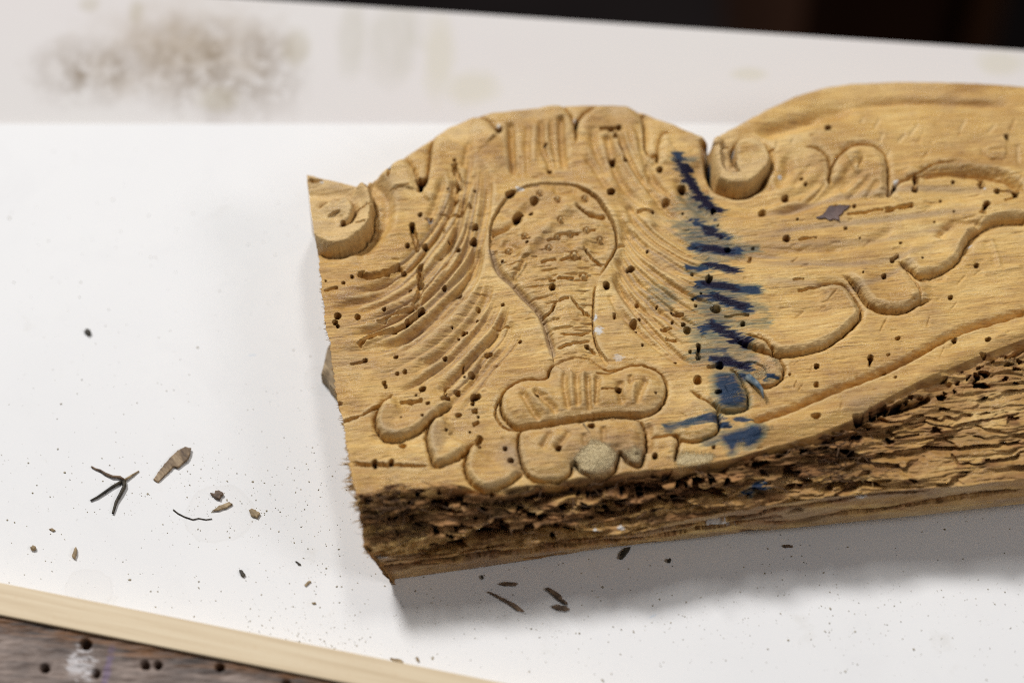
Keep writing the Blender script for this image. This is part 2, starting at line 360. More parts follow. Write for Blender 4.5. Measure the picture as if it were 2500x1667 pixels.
def edge(reg, pts, side, Hh=2.0, fall=45, D=1.2, w=11, crack=.8, ta=.14, tb=.14, soft=9):
    """a carved lip: raised and rounded on one side of the line, cut down on the other"""
    c = spline(r(reg, pts)); idx, d, sg, t = near(c, max(fall*1.3*2.4, w*3), XR_, YR_); tp = taper(t, ta, tb)
    ins = (sg*side) > 0; Hh = Hh*HE; D = D*HE*.7; w = w*.8; soft = soft*(2.4 if soft < 9.5 else 1.15)
    H[idx] += MM*tp*np.where(ins, Hh*smooth(-2, soft, d)*np.exp(-(d/(fall*1.3))**2), -D*np.exp(-(d/w)**2))
    if crack: H[idx] -= MM*tp*crack*1.5*np.exp(-(d/2.4)**2)
def groove(reg, pts, depth=.5, w=7, ta=.2, tb=.2, sharp=False, warp=False):
    c = spline(r(reg, pts)) if isinstance(pts, list) else pts
    idx, d, sg, t = near(c, w*2.4, XR_ if warp else None, YR_ if warp else None)
    prof = np.clip(1-d/w, 0, 1) if sharp else np.exp(-(d/w)**2)
    H[idx] -= MM*depth*taper(t, ta, tb)*prof
def crackl(reg, pts, depth=1.6, w=2.2, jit=2.0, rot=.0):
    c = spline(r(reg, pts), 4); c = c+rng.normal(0, jit*.5, c.shape); idx, d, sg, t = near(c, w*3)
    wt = smooth(0, .2, t)*smooth(0, .25, 1-t); H[idx] -= MM*depth*wt*np.exp(-(d/w)**4)
    if rot: att['rot'][idx] = np.maximum(att['rot'][idx], rot*wt*np.exp(-(d/(w*1.2))**2))
def channel(reg, pts, depth=1.0, w=6, ta=.05, tb=.05):
    c = spline(r(reg, pts), 5); idx, d, sg, t = near(c, w*2, XR_, YR_)
    w = w*.88; H[idx] -= MM*depth*1.1*taper(t, ta, tb)*(1-smooth(w*.5, w*1.2, d+(fbm(Gf[idx]/(16 if reg not in 'IJK' else 90), Cf[idx]/(7 if reg not in 'IJK' else 30), 9, 2)-.5)*w*1.4))
HS = .62
def plate(reg, pts, Hh=1.5, rim=14, D=1.2, w=10, crack=1.0, dome=0.0):
    """closed raised area with rounded rim and a cut round it"""
    c = spline(r(reg, pts), closed=True); idx, d, sg, t = near(c, 400, XR_, YR_)
    pin = np.zeros(NV, bool); pin[inside(c, XR_, YR_)] = True; ins = pin[idx]
    dm = d[ins].max() if ins.any() else 1; Hh = Hh*HS; D = D*HS; w = w*.75
    H[idx] += MM*np.where(ins, Hh*np.sqrt(np.clip(smooth(-1, rim, d), 0, 1))+dome*(1-(1-np.clip(d/dm,0,1))**2), -D*np.exp(-(d/w)**2))
    if crack: H[idx] -= MM*crack*1.5*np.exp(-(d/2.4)**2)
    return c
def hole(reg, x, y, dz, depth=6.0, asp=1.0, ang=0, ragged=.05):
    (cx, cy), s_ = r(reg, [(x, y)])[0], REG[reg][2]; rad = dz/s_*.86; R = rad*max(1, asp)*1.8+4
    idx = np.nonzero((abs(Xf-cx) < R) & (abs(Yf-cy) < R))[0]; dx, dy = Xf[idx]-cx, Yf[idx]-cy
    ca_, sa_ = math.cos(ang), math.sin(ang); u = (dx*ca_+dy*sa_)/(rad*asp); v = (-dx*sa_+dy*ca_)/rad
    th = np.arctan2(v, u); ph = rng.random()*6; q = np.hypot(u, v)*(1+ragged*np.sin(2*th+ph)+ragged*.7*np.sin(3*th+ph*2)+ragged*.5*np.sin(5*th+ph))
    dd = min(depth, rad*2*.1*4.5)
    H[idx] = np.where(q < 1.12, np.minimum(H[idx], H[idx]-MM*dd*(1-smooth(.82, 1.06, q))), H[idx])
    if depth > 3: att['rot'][idx] = np.maximum(att['rot'][idx], 2.4*(1-smooth(.80, 1.06, q)))   # near-black painted into the bores as their inner shade
def paint(name, reg, pts, w, amt=1.0, soft=.6, warp=True, ta=.0, tb=.0, bounded=True):
    c = spline(r(reg, pts)) if isinstance(pts, list) else pts; idx, d, sg, t = near(c, w*1.6, XS if warp else None, YS if warp else None)
    val = amt*(1-smooth(w*(1-soft), w*1.25, d))*taper(t, ta, tb)
    att[name][idx] = np.maximum(att[name][idx], val)
def fillp(name, reg, pts, amt=1.0, soft=12, warp=True):
    c = spline(r(reg, pts), closed=True); XX, YY = (XR_, YR_) if warp else (Xf, Yf)
    idx = inside(c, XX, YY); pin = np.zeros(NV, bool); pin[idx] = True
    i2, d, sg, t = near(c, soft, XX, YY)
    val = np.zeros(NV); val[idx] = 1; val[i2] = np.where(pin[i2], .5+.5*d/soft, .5-.5*d/soft)
    att[name] = np.maximum(att[name], amt*np.clip(val, 0, 1))
def family(A, B, n, depth, w, ta=.1, tb=.25, skip=()):
    A, B = spline(np.array(A, float), 6), spline(np.array(B, float), 6)
    def res(c, m=40):
        L = np.concatenate([[0], np.cumsum(np.linalg.norm(np.diff(c, axis=0), axis=1))]); q = np.linspace(0, L[-1], m)
        return np.stack([np.interp(q, L, c[:,0]), np.interp(q, L, c[:,1])], 1)
    A, B = res(A), res(B)
    for i in range(n):
        if i in skip: continue
        f = i/(n-1); f = f+(rng.random()-.5)*.35/(n-1); c = A*(1-f)+B*f
        a_, b_ = ta*(.5+rng.random()), tb*(.5+rng.random()*.9)
        k0 = int(rng.random()*4*(1 if ta else 0)); k1 = 40-int(rng.random()*6); c = c[k0:k1]
        c = c+np.stack([np.sin(np.linspace(0, 5, len(c))+rng.random()*6)*1.5]*2, 1)
        groove('Z', c, 1.55*depth*(.5+.8*rng.random()), w*(.75+.5*rng.random()), a_, b_); paint('grey', 'Z', c[::3], w*.55, 0.35+.5*rng.random(), .9, False, .2, .3)
        # crisp tool line on one flank
        groove('Z', c+np.array([w*.75, -w*.2]), depth*(.2+.6*rng.random()), 2.4, a_, b_)

# -- broad modelling of the face
H += MM*1.2*(fbm(Xf/210, Yf/210, 70, 2)-.5)
H -= MM*2.0*np.exp(-((Yf-ip(TOP, Xf))/9)**2)*(Kf == 0)          # rounded back rim
# left acanthus body swells between the flutes
def swell(x, y, rx, ry, h, ang=0):
    ca_, sa_ = math.cos(ang), math.sin(ang); dx, dy = Xf-x, Yf-y; u = (dx*ca_+dy*sa_)/rx; v = (-dx*sa_+dy*ca_)/ry
    H[:] += MM*h*np.exp(-(u*u+v*v))
swell(1130, 560, 60, 260, 1.3, .35); swell(1560, 560, 60, 260, 1.5, -.55); swell(1720, 720, 200, 70, 1.0, .1); swell(900, 760, 120, 80, .8)
swell(2050, 330, 420, 60, 1.4, -.05); swell(2050, 640, 330, 60, .9, -.05)

# -- flutes, left fan
family([(1105,404),(1095,478),(1052,553),(988,627),(914,670),(800,708)], [(1180,600),(1160,690),(1100,760),(1020,830),(930,880),(840,900)], 9, .75, 9, .05, .3)
family([(1190,640),(1170,720),(1120,790),(1050,850),(960,905),(900,930)], [(1275,800),(1250,850),(1200,905),(1160,960),(1120,1010),(1085,1060)], 8, .55, 8, .1, .35)
family([(1150,350),(1142,440),(1120,540),(1090,620),(1030,690),(960,740)], [(1195,420),(1190,520),(1175,600),(1150,660),(1110,720),(1060,770)], 5, .6, 7, .1, .3)
for A_, B_, n_ in (([(1105,404),(1095,478),(1052,553),(988,627),(914,670),(800,708)], [(1180,600),(1160,690),(1100,760),(1020,830),(930,880),(840,900)], 4),
                   ([(1190,640),(1170,720),(1120,790),(1050,850),(960,905),(900,930)], [(1275,800),(1250,850),(1200,905),(1160,960),(1120,1010),(1085,1060)], 4),
                   ([(1500,400),(1560,520),(1620,580),(1700,620),(1790,640)], [(1490,650),(1530,730),(1590,800),(1660,870),(1720,920)], 5)):
    A_, B_ = np.array(A_, float), np.array(B_, float); m_ = min(len(A_), len(B_))
    for i in range(n_):
        f_ = (i+.5)/n_; c_ = spline(A_[:m_]*(1-f_)+B_[:m_]*f_); groove('Z', c_, 1.1, 16, .2, .6); groove('Z', c_+np.array([9., 9.]), -.4, 9, .2, .6)
# rope-like ridge left
def ridge(reg, pts, h, w, ta=.15, tb=.15): groove(reg, pts, -h, w, ta, tb)
ridge('A', [(1290,760),(1245,900),(1205,1050),(1110,1180),(1000,1320),(880,1450),(740,1560)], 1.1, 8)
groove('A', [(1210,720),(1170,850),(1110,1000),(1060,1060)], 1.3, 10)
groove('A', [(1240,980),(1180,1120),(1090,1250),(980,1380),(860,1500)], .9, 6)
groove('A', [(1320,1050),(1280,1200),(1240,1340),(1180,1470)], 1.0, 8)
groove('A', [(1440,700),(1390,850),(1340,1000)], .9, 6)
groove('A', [(1400,440),(1370,560),(1350,680)], .8, 7); groove('A', [(1500,600),(1490,800),(1470,980)], .6, 8)
groove('A', [(1720,330),(1730,500),(1735,720)], 1.1, 8); groove('A', [(1560,700),(1545,900),(1530,1000)], .5, 7)
groove('E', [(180,320),(450,250),(640,140),(780,20)], 1.3, 11); groove('E', [(200,640),(450,620),(750,540),(980,420),(1180,260)], 1.0, 10)
groove('E', [(820,760),(1000,690),(1200,560),(1350,380)], .8, 9); groove('E', [(1180,950),(1290,830),(1350,680),(1450,560),(1560,430)], .9, 8)
groove('E', [(1370,600),(1450,500),(1470,470)], .7, 6); groove('E', [(1450,620),(1530,520),(1580,420)], .7, 6)
# -- flutes, centre
for pts, dp, w in (([(310,300),(300,450),(320,600),(325,760)],1.4,9), ([(440,320),(425,480),(430,640),(430,760)],.6,8), ([(540,290),(545,480),(600,640),(600,740)],1.0,8),
                   ([(612,290),(618,440),(640,560),(660,700)],.7,6), ([(690,270),(690,400),(700,560),(725,700)],1.7,10), ([(380,560),(370,650),(380,760)],.6,6)):
    groove('B', pts, dp, w, .08, .25)
ridge('B', [(575,300),(575,450),(590,600)], .5, 6); ridge('B', [(490,300),(480,450),(480,650)], .5, 8)
groove('B', [(930,330),(940,480),(990,620),(1060,760)], 1.1, 11); groove('B', [(860,560),(930,640),(1000,760),(1060,850)], .9, 8)
groove('B', [(1040,400),(1060,520),(1100,680),(1180,820),(1280,920),(1390,1010)], 1.4, 10, .06)
groove('B', [(1140,400),(1190,560),(1270,720),(1380,860),(1500,980),(1640,1090)], 1.1, 8, .06)
groove('B', [(1200,380),(1240,540),(1330,680),(1440,800),(1560,900)], .8, 7)
groove('B', [(1240,290),(1280,420),(1300,540),(1370,700),(1480,830)], 1.0, 8)
ridge('B', [(1090,400),(1140,560),(1220,700),(1330,830),(1450,950)], .7, 7); ridge('B', [(1160,360),(1210,500),(1300,640),(1400,760)], .5, 6)
# -- right fan
family([(1520,480),(1560,540),(1620,590),(1700,630),(1790,640)], [(1490,650),(1530,730),(1590,800),(1660,870),(1720,920)], 10, .65, 8, .08, .35)
family([(1575,400),(1620,470),(1690,530),(1780,560),(1900,560),(2060,540)], [(1560,520),(1620,570),(1720,620),(1850,640),(1980,660),(2060,690)], 6, .36, 10, .05, .7)
for pts, dp, w in (([(1110,1010),(1220,1180),(1350,1330),(1500,1440),(1700,1510)],1.0,9), ([(1180,1110),(1290,1200),(1360,1300)],.9,6), ([(1350,1050),(1500,1180),(1680,1300),(1880,1400)],1.3,10),
                   ([(1150,870),(1290,1000),(1440,1060),(1600,1200),(1820,1330)],1.0,9), ([(1560,720),(1660,900),(1800,1010),(1880,1040)],1.4,12)):
    groove('B', pts, dp, w)
for pts, dp, w in (([(770,80),(900,230),(1050,330),(1200,350)],1.0,9), ([(780,260),(880,400),(1000,520),(1150,640),(1350,780)],1.3,9), ([(850,230),(980,400),(1120,550),(1300,690),(1480,780)],.7,7),
                   ([(740,200),(800,340),(850,420)],.5,6), ([(900,60),(1050,160),(1250,300)],.8,8), ([(1050,120),(1200,160),(1400,240)],.6,8)):
    groove('F', pts, dp, w)
# -- right body, flowing flutes
family([(1760,540),(1860,530),(2000,500),(2150,480),(2330,470),(2560,480)], [(1800,690),(1930,690),(2060,700),(2130,690),(2230,640),(2330,600)], 5, .16, 18, .25, .5)
for reg, pts, dp, w in (('C',[(560,1480),(820,1480),(1080,1400),(1300,1330),(1480,1200),(1540,1060)],1.0,12), ('C',[(980,1560),(1300,1480),(1520,1350),(1700,1220),(1860,1100)],1.3,14),
        ('C',[(1000,1280),(1130,1160),(1140,1040),(1100,960)],1.1,14), ('C',[(1180,1300),(1280,1180),(1400,1050)],.5,8), ('C',[(1330,1420),(1450,1330),(1540,1220)],.6,4),
        ('D',[(0,1330),(120,1220),(250,1160)],.8,9), ('D',[(60,1420),(200,1300),(320,1170)],.9,8), ('D',[(260,1420),(330,1320),(400,1220)],.7,8), ('D',[(30,1180),(130,1080),(250,1020)],.5,8),
        ('D',[(790,1390),(1100,1340),(1500,1340)],.5,12), ('D',[(820,1560),(1100,1400),(1400,1420)],.5,10), ('C',[(790,780),(1000,720),(1300,640),(1500,560),(1860,490)],2.4,19),
        ('D',[(0,490),(300,450),(600,410),(900,415),(1300,435),(1860,470)],1.5,9), ('G',[(560,720),(800,640),(1100,610),(1400,560),(1740,540)],.9,12),
        ('G',[(560,230),(800,250),(1000,230),(1300,170)],1.0,9), ('H',[(0,560),(300,530),(560,420),(640,280)],.8,12), ('G',[(900,950),(1200,930),(1500,960)],.4,12), ('G',[(780,1280),(1000,1150),(1300,1100),(1560,1120)],.4,14)):
    groove(reg, pts, dp, w)
# -- long moulding along the lower edge on the right
groove('K', [(0,650),(230,570),(500,450),(760,350),(1000,240),(1200,130),(1380,30),(1560,-30),(1853,-110)], 2.0, 9, 0, 0, warp=True)
edge('K', [(0,655),(230,578),(500,460),(760,358),(1000,250),(1200,140),(1380,40),(1560,-22),(1853,-100)], 1, 1.3, 26, .1, 5, .3, 0, 0, 14)

ridge('K', [(0,750),(300,680),(650,560),(1000,420),(1300,265),(1600,130),(1853,20),(2300,-120)], 1.5, 24, 0, 0)
# -- raised outlines
SCR = [(60,690),(150,688),(280,690),(400,730),(530,783),(610,790),(655,860),(672,960),(665,1060),(640,1140),(560,1220),(450,1285),(340,1300),(255,1270),(190,1240),(60,1200)]
scrA = spline(r('A', SCR), closed=True)
edge('A', [(590,775),(655,860),(672,960),(665,1060),(640,1140),(560,1220),(450,1285),(340,1300),(255,1270),(150,1200)], 1, 3.6, 60, 4.5, 18, 1.3, .03, .0, 10)
edge('A', [(230,1000),(300,945),(380,905),(450,905),(505,950),(525,1010),(505,1070),(450,1120),(370,1140)], 1, 1.8, 60, 3.2, 11, 1.2, .15, .3, 9.6)
groove('A', [(100,850),(200,862),(330,862),(440,855),(520,890),(565,960),(555,1050),(500,1140)], 1.5, 14, 0, .4)
crackl('A', [(330,935),(370,915),(420,903),(465,925)], .8, 2); groove('A', [(470,1240),(555,1200)], .1, 5)
crackl('A', [(515,1005),(590,990),(665,980)], .9, 2); crackl('A', [(520,1120),(620,1105)], .6, 1.5); crackl('A', [(165,750),(220,758),(285,745)], 2.2, 3.6)
groove('A', [(640,740),(730,820),(765,930),(750,1060),(690,1170),(600,1250),(480,1310)], 2.3, 17, .05, .2)
edge('A', [(650,735),(740,790),(785,880),(790,990),(770,1100),(700,1200)], -1, .9, 30, 0, 5, 0)
edge('A', [(640,742),(740,640),(860,578),(940,625),(990,715),(1010,800),(1003,852)], 1, 1.3, 50, 1.4, 11, .7, .05, .05)
crackl('A', [(785,838),(880,815),(960,800)], .9, 1.8); channel('A', [(785,650),(790,700),(770,745)], 1.3, 4.5)
hole('A', 1030, 765, 38, 5, 1.3, 1.2, .25); crackl('A', [(1060,740),(1020,850)], 2.5, 4)
edge('A', [(1150,390),(1110,480),(1100,560),(1095,660),(1060,780),(1000,850)], -1, 1.5, 50, 1.5, 12, .9, .05, .1)
edge('A', [(1440,255),(1530,290),(1590,350),(1640,405)], 1, 1.4, 42, 1.3, 10, 1.0, .05, .1); hole('A', 1618, 378, 24, 5, 1.2, .9, .3)
edge('B', [(420,150),(660,160),(740,240),(785,320),(800,400),(795,500)], 1, 1.5, 40, 1.3, 9, 1.2, .3, .2)
edge('B', [(1050,140),(930,200),(850,270),(812,340),(800,430)], -1, 1.3, 36, 1.2, 8, 1.0, .3, .1); hole('B', 808, 320, 16, 5, 1.6, 1.5, .2)
edge('B', [(1100,150),(1230,190),(1310,280),(1322,400),(1330,510),(1365,570),(1415,590)], 1, 1.9, 42, 2.0, 14, .9, .2, .1)
edge('B', [(1560,400),(1470,400),(1440,470),(1430,560),(1425,640)], -1, 1.2, 40, 1.2, 11, .6, .2, .1)
crackl('B', [(1370,575),(1420,560),(1415,620)], 2.4, 3.4)
groove('B', [(1790,440),(1810,560),(1840,680),(1880,760)], 2.6, 12, .05, .05)
# right scroll
SC2 = [(330,910),(345,800),(400,735),(500,670),(640,600),(800,680),(920,780),(960,880),(975,990),(965,1090),(905,1180),(820,1255),(720,1300),(600,1310),(470,1285),(390,1230),(355,1150),(335,1050)]
scrC = spline(r('C', SC2), closed=True)
edge('C', [(420,720),(345,800),(328,910),(335,1050),(355,1150),(390,1230),(470,1285),(600,1310),(720,1300),(820,1255),(905,1180),(965,1090),(972,1000),(940,920),(870,860),(770,820),(680,820),(620,855),(578,920),(572,1000),(590,1050)], -1, 2.8, 95, 1.7, 12, 1.3, .05, 0, 10)
groove('C', [(1500,560),(1200,650),(900,745),(720,770),(560,800),(480,860),(470,950),(530,1040)], .7, 15, .1, .4)
groove('C', [(320,930),(330,1060),(370,1200),(450,1290),(600,1335),(740,1325),(870,1240),(960,1120)], 2.6, 7, .05, .1)
edge('C', [(-20,880),(120,1050),(210,1250),(380,1400),(620,1460),(850,1400),(1000,1280)], 1, -.2, 30, .1, 5, 0)
groove('C', [(180,1000),(260,1230),(430,1390),(640,1420),(860,1350),(1010,1200)], 1.4, 24, .1, .1)
crackl('C', [(575,1010),(570,930),(620,860),(680,820),(765,825)], 1.5, 3.2, .5)
crackl('C', [(770,830),(870,870),(920,930),(950,990)], 1.9, 2.6); crackl('C', [(330,912),(430,900),(560,880)], .9, 2)
crackl('C', [(940,925),(1010,925)], 1, 2)
# neighbouring leaf tips right of the scroll
edge('C', [(1300,900),(1450,920),(1540,1000),(1570,1100),(1570,1270)], 1, .9, 40, .9, 9, .9)
edge('C', [(1560,1260),(1580,1120),(1640,1010),(1740,920),(1880,890)], -1 if False else 1, 1.2, 55, 1.0, 9, .8)
edge('D', [(0,970),(90,910),(200,880),(360,900),(460,990),(490,1120),(490,1300),(490,1400)], 1, 1.5, 50, 1.2, 10, 1.0, .05, .05)
edge('D', [(500,1400),(560,1290),(660,1220),(800,1150),(1000,1060),(1300,1040)], 1, .9, 50, .8, 8, .8, .05, .3)
groove('D', [(800,1190),(1000,1150),(1200,1140),(1400,1150),(1600,1180),(1720,1220),(1860,1330)], 1.8, 12, .1, .05, warp=True)
edge('D', [(640,1225),(800,1190),(1000,1150),(1200,1140),(1400,1150),(1600,1180),(1720,1220),(1860,1330)], -1, 1.2, 30, .3, 8, .4, .1, 0)
hole('D', 560, 1290, 18, 4, 2.2, 1.4, .2); edge('D', [(1440,900),(1480,980),(1560,1010),(1700,1030)], -1, .8, 36, .4, 8, .2)
# elongated leaves on the right
edge('H', [(-60,870),(100,850),(230,880),(350,1080),(300,1180),(190,1290),(40,1380),(-140,1430),(-370,1445),(-560,1400),(-740,1290)], 1, 2.0, 52, 1.9, 11, 1.2, .08, .1, 14)
edge('H', [(180,760),(310,870),(390,990),(480,1050),(600,1078),(740,1065),(850,1000),(980,978)], -1, 2.0, 45, 2.0, 11, 1.3, .2, .15, 14)
edge('H', [(860,990),(850,910),(800,820),(760,750),(700,670)], -1, .9, 30, .5, 7, .4, .1, .3)
edge('H', [(670,655),(770,720),(830,780),(960,770),(1080,720),(1180,640),(1230,540),(1290,440),(1400,350),(1560,300),(1740,300)], -1, 1.8, 40, 1.9, 12, .7, .05, 0, 14)
groove('H', [(1230,620),(1280,480),(1400,380),(1560,320),(1740,315)], 1.2, 10, .1, 0); groove('H', [(820,815),(960,815),(1090,790)], .9, 5)
groove('H', [(1020,470),(1060,400),(1140,340),(1230,325),(1380,350)], 1.5, 10, .05, .1, warp=True)
groove('H', [(1380,500),(1480,560),(1500,700)], .3, 10); ridge('H', [(1450,450),(1500,570),(1540,720)], .4, 6); ridge('H', [(1370,760),(1740,700)], .4, 6)
# blue-stained lobes
edge('T', [(640,270),(760,300),(850,340),(930,430),(1000,500),(1030,600),(1020,680),(940,740),(850,765),(780,740)], 1, 1.5, 45, 1.2, 9, 1.2, .15, .1)
edge('T', [(500,595),(570,620),(640,730),(685,860),(675,960),(580,1000),(450,995),(380,940),(290,840)], 1, 1.7, 42, 1.3, 9, 1.3, .1, .25)
edge('T', [(110,775),(250,870),(370,940),(405,1040),(410,1150),(400,1190),(280,1250),(150,1278),(20,1250),(-60,1200)], 1, 1.5, 40, 1.2, 8, 1.3, .15, .1)
# bottom-left lobes
edge('E', [(670,975),(590,1030),(535,1110),(523,1190),(545,1270),(620,1318),(720,1320),(840,1275),(940,1190),(1040,1100),(1140,1055)], -1, 2.0, 45, 1.7, 12, 1.0, .08, .1, 12)
edge('E', [(1050,1110),(960,1180),(925,1260),(920,1360),(950,1470),(980,1530),(1090,1500),(1200,1430),(1250,1360)], -1, 1.9, 45, 1.4, 10, 1.2, .1, .1, 12)
edge('I', [(1480,60),(1380,150),(1350,250),(1350,350),(1400,440),(1500,510),(1620,490),(1740,430),(1850,340)], -1, 1.9, 45, 1.6, 10, 1.1, .15, .1, 12)
channel('E', [(270,1180),(380,1150),(480,1100),(560,1050)], 1.6, 4); groove('E', [(450,1310),(700,1340),(900,1330)], .6, 9)
crackl('E', [(310,1490),(500,1505),(700,1520),(950,1530)], 1.4, 2.6); crackl('I', [(350,285),(700,300),(1050,305)], 1.2, 2.4)
# shell, two tiers
SH1 = [(1150,925),(1163,893),(1200,872),(1255,870),(1266,845),(1300,828),(1350,827),(1388,850),(1420,850),(1460,838),(1500,846),(1526,870),(1530,905),(1512,938),(1475,953),(1400,952),(1320,960),(1240,974),(1185,980),(1158,955)]
SH2 = [(1197,990),(1190,1020),(1197,1060),(1216,1093),(1245,1102),(1302,1094),(1318,1062),(1345,1088),(1380,1092),(1412,1078),(1424,1040),(1440,1058),(1470,1068),(1484,1020),(1480,980),(1462,962),(1400,962),(1320,970),(1240,983)]
sh1 = plate('O', SH1, 1.7, 40, 1.0, 11, 1.6, .9); sh2 = plate('O', SH2, 1.5, 36, 1.2, 11, 1.5, .9)
crackl('F', [(0,1215),(60,1240),(110,1245),(350,1200),(620,1150),(900,1130),(1060,1135)], 2.6, 3.0, 1.2, .5)
for pts, dp, w in (([(410,800),(400,920),(420,1040),(440,1130)],1.1,8), ([(510,770),(495,900),(505,1020),(500,1110)],.9,7), ([(575,850),(580,950),(595,1060),(590,1130)],1.0,7), ([(655,850),(650,960),(640,1040),(640,1100)],1.0,7),
        ([(70,960),(120,1070),(190,1160),(240,1190)],1.1,8), ([(160,960),(230,1030),(310,1090),(350,1150)],1.2,8), ([(900,850),(915,900),(890,930)],.7,7), ([(835,890),(820,980),(860,1080)],1.1,9), ([(1040,880),(1000,940),(970,1020),(960,1080)],1.0,8),
        ([(220,1420),(270,1340),(300,1260)],1.1,8), ([(320,1430),(400,1340),(450,1260)],1.1,8), ([(560,1400),(550,1300)],.6,7), ([(700,1240),(700,1380)],.7,7), ([(1040,1190),(1060,1300),(1040,1450)],1.0,8), ([(980,1180),(1020,1300),(1010,1400)],.6,6)):
    groove('F', pts, dp, w, .15, .2)
for p_ in ([(450,780),(450,950),(465,1100)], [(545,800),(540,950),(550,1100)], [(615,860),(618,980),(615,1100)], [(120,960),(190,1060),(290,1150)], [(945,900),(920,1000),(930,1080)]): ridge('F', p_, .5, 6)
edge('F', [(1060,1310),(1260,1290),(1265,1400),(1240,1500)], 1, 1.1, 30, 1.5, 7, 1.6, .1, .1)
edge('E', [(1480,1000),(1440,1090),(1460,1170),(1530,1240),(1640,1240)], -1, -.3, 30, 0, 8, 1.0, .1, .1)

# -- medallion: sunk, domed, cross-cut
MED = [(600,95),(420,125),(300,200),(215,305),(165,420),(145,560),(160,680),(220,800),(330,905),(430,1010),(540,1130),(600,1260),(640,1400),(680,1560),(860,1640),(1090,1540),(1010,1400),(975,1250),(975,1100),(990,950),(1015,860),(1075,750),(1135,650),(1162,560),(1150,460),(1110,370),(1050,280),(1000,215),(920,155),(800,100)]
mc = spline(r('U', MED), closed=True); MEDI = inside(mc); i2, d2, _, _ = near(mc, 200); dist = np.zeros(NV); dist[i2] = d2
pin = np.zeros(NV, bool); pin[MEDI] = True
H[MEDI] *= .25
H[MEDI] += MM*(-.25+2.0*np.sin(np.clip(dist[MEDI]/130, 0, 1)*math.pi/2))
H[MEDI] += MM*1.0*(fbm(Xf[MEDI]/34, Yf[MEDI]/26, 90, 4)-.5)*smooth(0, 25, dist[MEDI])
tear = fbm(Gf[MEDI]/42, Cf[MEDI]/4.2, 91, 3); zone = smooth(540, 600, Yf[MEDI])*(1-smooth(840, 900, Yf[MEDI]))
H[MEDI] -= MM*.55*smooth(.62, .76, tear)*(.05+.95*zone)
k_ = i2[~pin[i2]]; dk = d2[~pin[i2]]; keep = (Yf[k_] < 880)
H[k_[keep]] += MM*.35*np.exp(-(dk[keep]/22)**2)
groove('U', [(160,640),(220,790),(330,895),(430,1005),(545,1130),(605,1260),(640,1400),(670,1530)], 1.6, 8, .1, .2)
crackl('U', [(800,98),(920,155),(1000,212),(1050,280),(1110,370),(1150,460),(1162,560),(1135,650),(1075,750),(1015,860)], 2.0, 2.6, 1)
crackl('U', [(1012,870),(985,950),(975,1100),(975,1250),(1005,1400),(1085,1540)], 1.2, 2, 1); crackl('U', [(150,560),(160,430),(220,300),(300,195)], 1.1, 2, 1)
ridge('U', [(340,860),(430,690),(560,540),(680,390),(800,265)], .9, 15, .15, .1); ridge('U', [(250,270),(340,400),(400,560)], .4, 10); ridge('U', [(700,200),(800,270),(930,370),(1100,470)], .6, 12)
groove('U', [(230,300),(330,370),(430,330),(560,230)], .9, 12); groove('U', [(900,560),(1000,620),(1120,560)], .7, 12); groove('U', [(840,640),(800,560),(870,480)], .4, 12)
groove('U', [(250,560),(330,640),(370,730)], .9, 14); groove('U', [(450,640),(560,600),(600,500)], .5, 12); groove('U', [(640,150),(760,160),(860,150)], .7, 10)
groove('U', [(160,500),(250,480),(330,430),(400,370)], 2.0, 9, .05, .1); ridge('U', [(165,530),(270,500),(350,430)], .9, 5)
groove('U', [(320,880),(390,800),(440,690)], 1.4, 8); ridge('U', [(345,860),(410,790),(440,730)], 1.0, 4)
groove('U', [(820,265),(910,330),(1000,360),(1090,368)], 1.5, 6); crackl('U', [(830,265),(930,340),(1090,362)], 2.0, 3.2); groove('U', [(930,350),(990,355)], 1.6, 6)
for p_ in ([(890,600),(960,690),(1055,755)], [(790,1000),(860,1090),(960,1155)], [(560,1160),(640,1120),(675,1040)], [(700,1040),(785,1018)], [(700,730),(780,710),(890,700)], [(550,755),(620,725),(690,735)],
           [(670,535),(760,520),(870,510)], [(940,485),(1000,475)], [(680,870),(830,862)], [(620,890),(680,885)], [(700,1300),(830,1310),(970,1270)], [(680,1415),(830,1380),(970,1340)], [(680,560),(600,580)], [(930,1400),(1000,1450)],
           [(1160,600),(1240,560)], [(400,565),(480,560)]): crackl('U', p_, 1.7, 2.6, 1.6)
for x, y in ((920,485),(825,688),(898,843),(715,415),(910,215),(1030,550),(690,550),(620,635),(430,545),(300,640),(690,235),(550,180),(790,520)):
    (cx, cy) = r('U', [(x, y)])[0]; q = np.hypot(Xf-cx, Yf-cy); big = 6.5 if (x, y) in ((825,688),(898,843)) else 4.5
    H += MM*(.75*(1-smooth(big*.6, big, q))-.7*np.exp(-((q-big*1.35)/2.2)**2)); att['pale'] = np.maximum(att['pale'], 1.4*(1-smooth(big*.7, big*1.1, q)))
